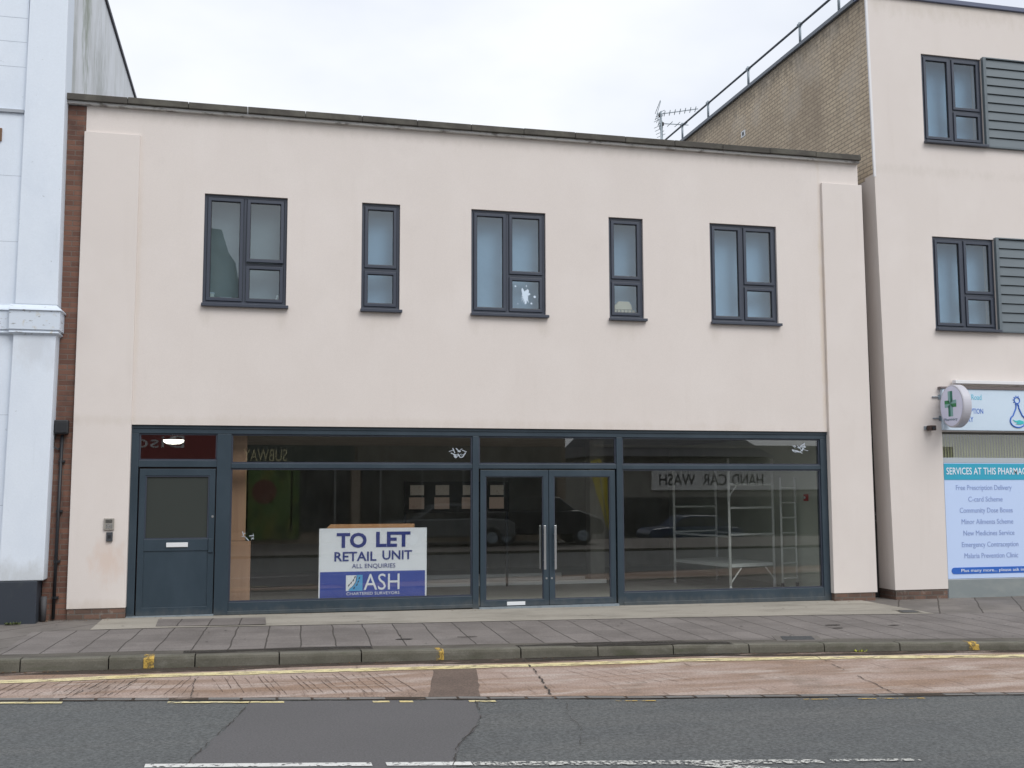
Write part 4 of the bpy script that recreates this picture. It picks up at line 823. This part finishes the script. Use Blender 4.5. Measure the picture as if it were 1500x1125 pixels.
# ------------------------------------------------------------------ the other side of the street (seen mirrored in the glass)
YO = -22.0
fk_ = MB()
for a, b in zip(XS, XS[1:]): fk_.add([(a,-15.2-.05*a,-.15),(b,-15.2-.05*b,-.15),(b,-15.2-.05*b,-.06),(a,-15.2-.05*a,-.06)], [(0,1,2,3)])
struct('far_kerb', fk_, kerb_m)
struct('far_pavement', ribbon(XS, lambda x: -22.5, lambda x: -15.2-.05*x, -.06), slab2_m)
obrick = MAT('far_brick', (.36, .29, .22), .9, brick=('x', (.30, .24, .18), (.2, .18, .15), .225, .075, .01))
dkglass = MAT('dark_shop_glass', (.075, .082, .078), .2, layers=[((.03, .03, .03), (.9, .9, .7), .45, .6, .8), ((.16, .15, .13), (1.6, 1.6, 1.2), .58, .7, .6)])  # reflections painted into the colour: glass base lightened and mottled
ob = thing('parade_of_shops', 'two storey brick parade of shops mirrored in the left shop window', 'building', (0, -26, 0))
obj('wall', MB().box(-14, 13, -30, YO, -.3, 6.7), obrick, ob)
obj('roof', MB().add([(-14.3,-30.3,6.7),(13.3,-30.3,6.7),(13.3,-21.8,6.7),(-14.3,-21.8,6.7),(-14.3,-26,7.6),(13.3,-26,7.6)], [(0,1,5,4),(2,3,4,5),(0,4,3),(1,2,5),(0,3,2,1)]), roofm, ob)
for k in range(8): obj('window', MB().box(-12+3.1*k, -10.6+3.1*k, YO, YO+.03, 4.5, 5.9), dkglass, ob)
def shopf(x0, x1, fcol, z0=2.72, z1=3.36):
    m_ = MAT('far_fascia', fcol, .5); a = obj('fascia', MB().box(x0, x1, YO, YO+.15, z0, z1), m_, ob)
    obj('shop_window', MB().box(x0+.15, x1-.15, YO, YO+.05, .35, z0-.1), dkglass, ob); 
    m2 = MAT('far_frame', (.25, .26, .25), .6)
    for k in range(int((x1-x0)/1.5)): obj('mullion', MB().box(x0+.8+k*1.5, x0+.86+k*1.5, YO+.051, YO+.10, .35, z0-.1), m2, ob)
    obj('pilaster', MB().box(x0-.2, x0+.1, YO+.001, YO+.2, -.2, z0-.05), obrick, ob); return a
f1 = shopf(-7, .62, (.28, .055, .05), z1=3.8); text('lettering', 'Disc', -2.1, -.6, 3.25, 3.66, YO+.16, MAT('pale_letters', (.7, .7, .68), .5), f1, .0, back=True, th=.02)
f2 = shopf(.7, 5.2, (.07, .085, .07)); text('lettering', 'SUBWAY', 1.38, 2.85, 2.80, 3.22, YO+.16, MAT('yellow_letters', (.75, .68, .4), .5), f2, .0, back=True, th=.02)
shopf(5.3, 12.8, (.16, .15, .12))
gp = obj('poster_panel', MB().box(1.45, 3.3, YO+.06, YO+.1, .1, 2.5), MAT('green_poster', (.085, .17, .03), .5, layers=[((.22, .22, .04), (2, 2, .8), .5, .65, .8), ((.03, .06, .02), (1.5, 1.5, 1.5), .5, .6, .7)]), ob)
obj('red_disc', MB().xz([(2.1+.42*math.cos(t), 1.75+.42*math.sin(t)) for t in [i*math.pi/12 for i in range(24)]], YO+.101, YO+.12), MAT('poster_red', (.16, .05, .03), .5), gp)
tw = thing('roofline_tower', 'pale stepped tower mirrored in the leftmost upstairs window', 'building', (0, -40, 0))
obj('wall', MB().xz([(-3,-.3),(1.35,-.3),(1.35,9.5),(.98,11.5),(.6,13.5),(.25,14.0),(-.12,15.2),(-1.5,15.3),(-1.5,14.2),(-3,14.1)], -44, -40), MAT('tower_stone', (.42, .42, .33), .9, layers=[((.25, .26, .22), (1, 1, .5), .4, .6, .6)]), tw)
for z in (9.6, 12): obj('window', MB().box(-1.6, -.6, -40, -39.97, z, z+1.3), dkglass, tw)
ch = thing('car_wash_building', 'white fronted hand car wash building mirrored in the right shop window', 'building', (26, -36, 0))
obj('wall', MB().box(18, 38, -40, -34.0, -.6, 4.0), MAT('pale_block', (.33, .32, .29), .9), ch)
obj('roof', MB().add([(17.6,-40,3.4),(27.2,-40,3.4),(27.2,-33.2,3.4),(17.6,-33.2,3.4),(19,-37,5.6),(25.4,-37,5.6)], [(0,1,5,4),(2,3,4,5),(0,4,3),(1,2,5)]), roofm, ch)
cf = obj('fascia', MB().box(20.9, 38, -34, -33.85, 1.75, 2.95), MAT('car_wash_white', (.88, .88, .86), .5), ch)
bk_l = MAT('black_letters', (.02, .02, .025), .5)
for s, a, b in (('HAND', 25.2, 26.9), ('CAR', 23.6, 24.9), ('WASH', 21.3, 23.2)): text('lettering', s, a, b, 1.98, 2.55, -33.84, bk_l, cf, .0, back=True, th=.02)
obj('opening', MB().box(19, 30, -33.99, -33.95, -.5, 1.4), dkglass, ch)
tag(obj('boundary_wall', MB().box(13.2, 60, -46, -45.6, -.6, 3.0), obrick), 'long low brick wall closing the car wash yard opposite', 'wall')
fl = thing('feather_flag', 'yellow feather flag mirrored in the right entrance door', 'flag', (15.0, -24, -.1))
obj('pole', MB().tube((15.45,-24,-.75),(14.9,-24,2.9),.02,8), galv_m, fl)
obj('banner', MB().xz([(15.42,-.25),(15.50,-.2),(15.30,1.3),(15.3,2.5),(15.0,3.0),(14.62,2.9),(14.62,2.4),(15.0,1.2)], -24.02, -24.0), MAT('yellow_banner', (.62, .52, .03), .6), fl)
def car(x, y, z, s, col, label, suv=0):
    t = thing('parked_car', label, 'car', (x, y, z), 'cars parked opposite, mirrored in the shop glass'); m_ = MAT('car_paint', col, .25); h = suv*.2
    body = [(-2.1,.35),(-2.15,.7),(-2.0,.88),(-1.25,.95+h),(1.0,.98+h),(1.85,.92+h),(2.1,.8),(2.12,.35)]
    b = MB(); b.xz([(x+s*a, z+c) for a, c in body], y-.85, y+.85); B = obj('body', b, m_, t, bevel=.06)
    cab = [(-1.2,.94+h),(-.6,1.38+h),(-.3,1.44+h),(.9,1.42+h),(1.6,.96+h)]
    c_ = MB(); c_.xz([(x+s*a, z+c) for a, c in cab], y-.72, y+.72); obj('roof', c_, m_, t, bevel=.05)
    for aa in ([(-1.0,.98+h),(-.56,1.33+h),(.15,1.36+h),(.15,.98+h)], [(.22,.98+h),(.22,1.36+h),(.85,1.35+h),(1.35,.99+h)]):
        g_ = MB(); g_.xz([(x+s*a, z+c) for a, c in aa], y+.70, y+.735); obj('side_window', g_, dkglass, t)
    for wx in (-1.35, 1.3):
        w_ = obj('wheel', MB().tube((x+s*wx, y+.70, z+.32), (x+s*wx, y+.88, z+.32), .32, 24), black_m, t); obj('rim', MB().tube((x+s*wx, y+.87, z+.32), (x+s*wx, y+.90, z+.32), .19, 16), galv_m, w_)
        obj('wheel', MB().tube((x+s*wx, y-.88, z+.32), (x+s*wx, y-.70, z+.32), .32, 24), black_m, t)
    obj('headlight', MB().box(x-s*2.0-.08, x-s*2.0+.08, y+.5, y+.82, z+.62, z+.78), white_pm, t)
car(8.1, -19.2, -.55+.45, 1, (.13, .14, .145), 'silver car parked opposite, mirrored to the right of the TO LET board')
car(11.2, -19.3, -.06, -1, (.02, .022, .028), 'black car parked opposite, mirrored in the entrance doors', 1)
car(20.0, -27, -.75, 1, (.03, .05, .10), 'dark blue car on the car wash forecourt, mirrored in the right shop window')
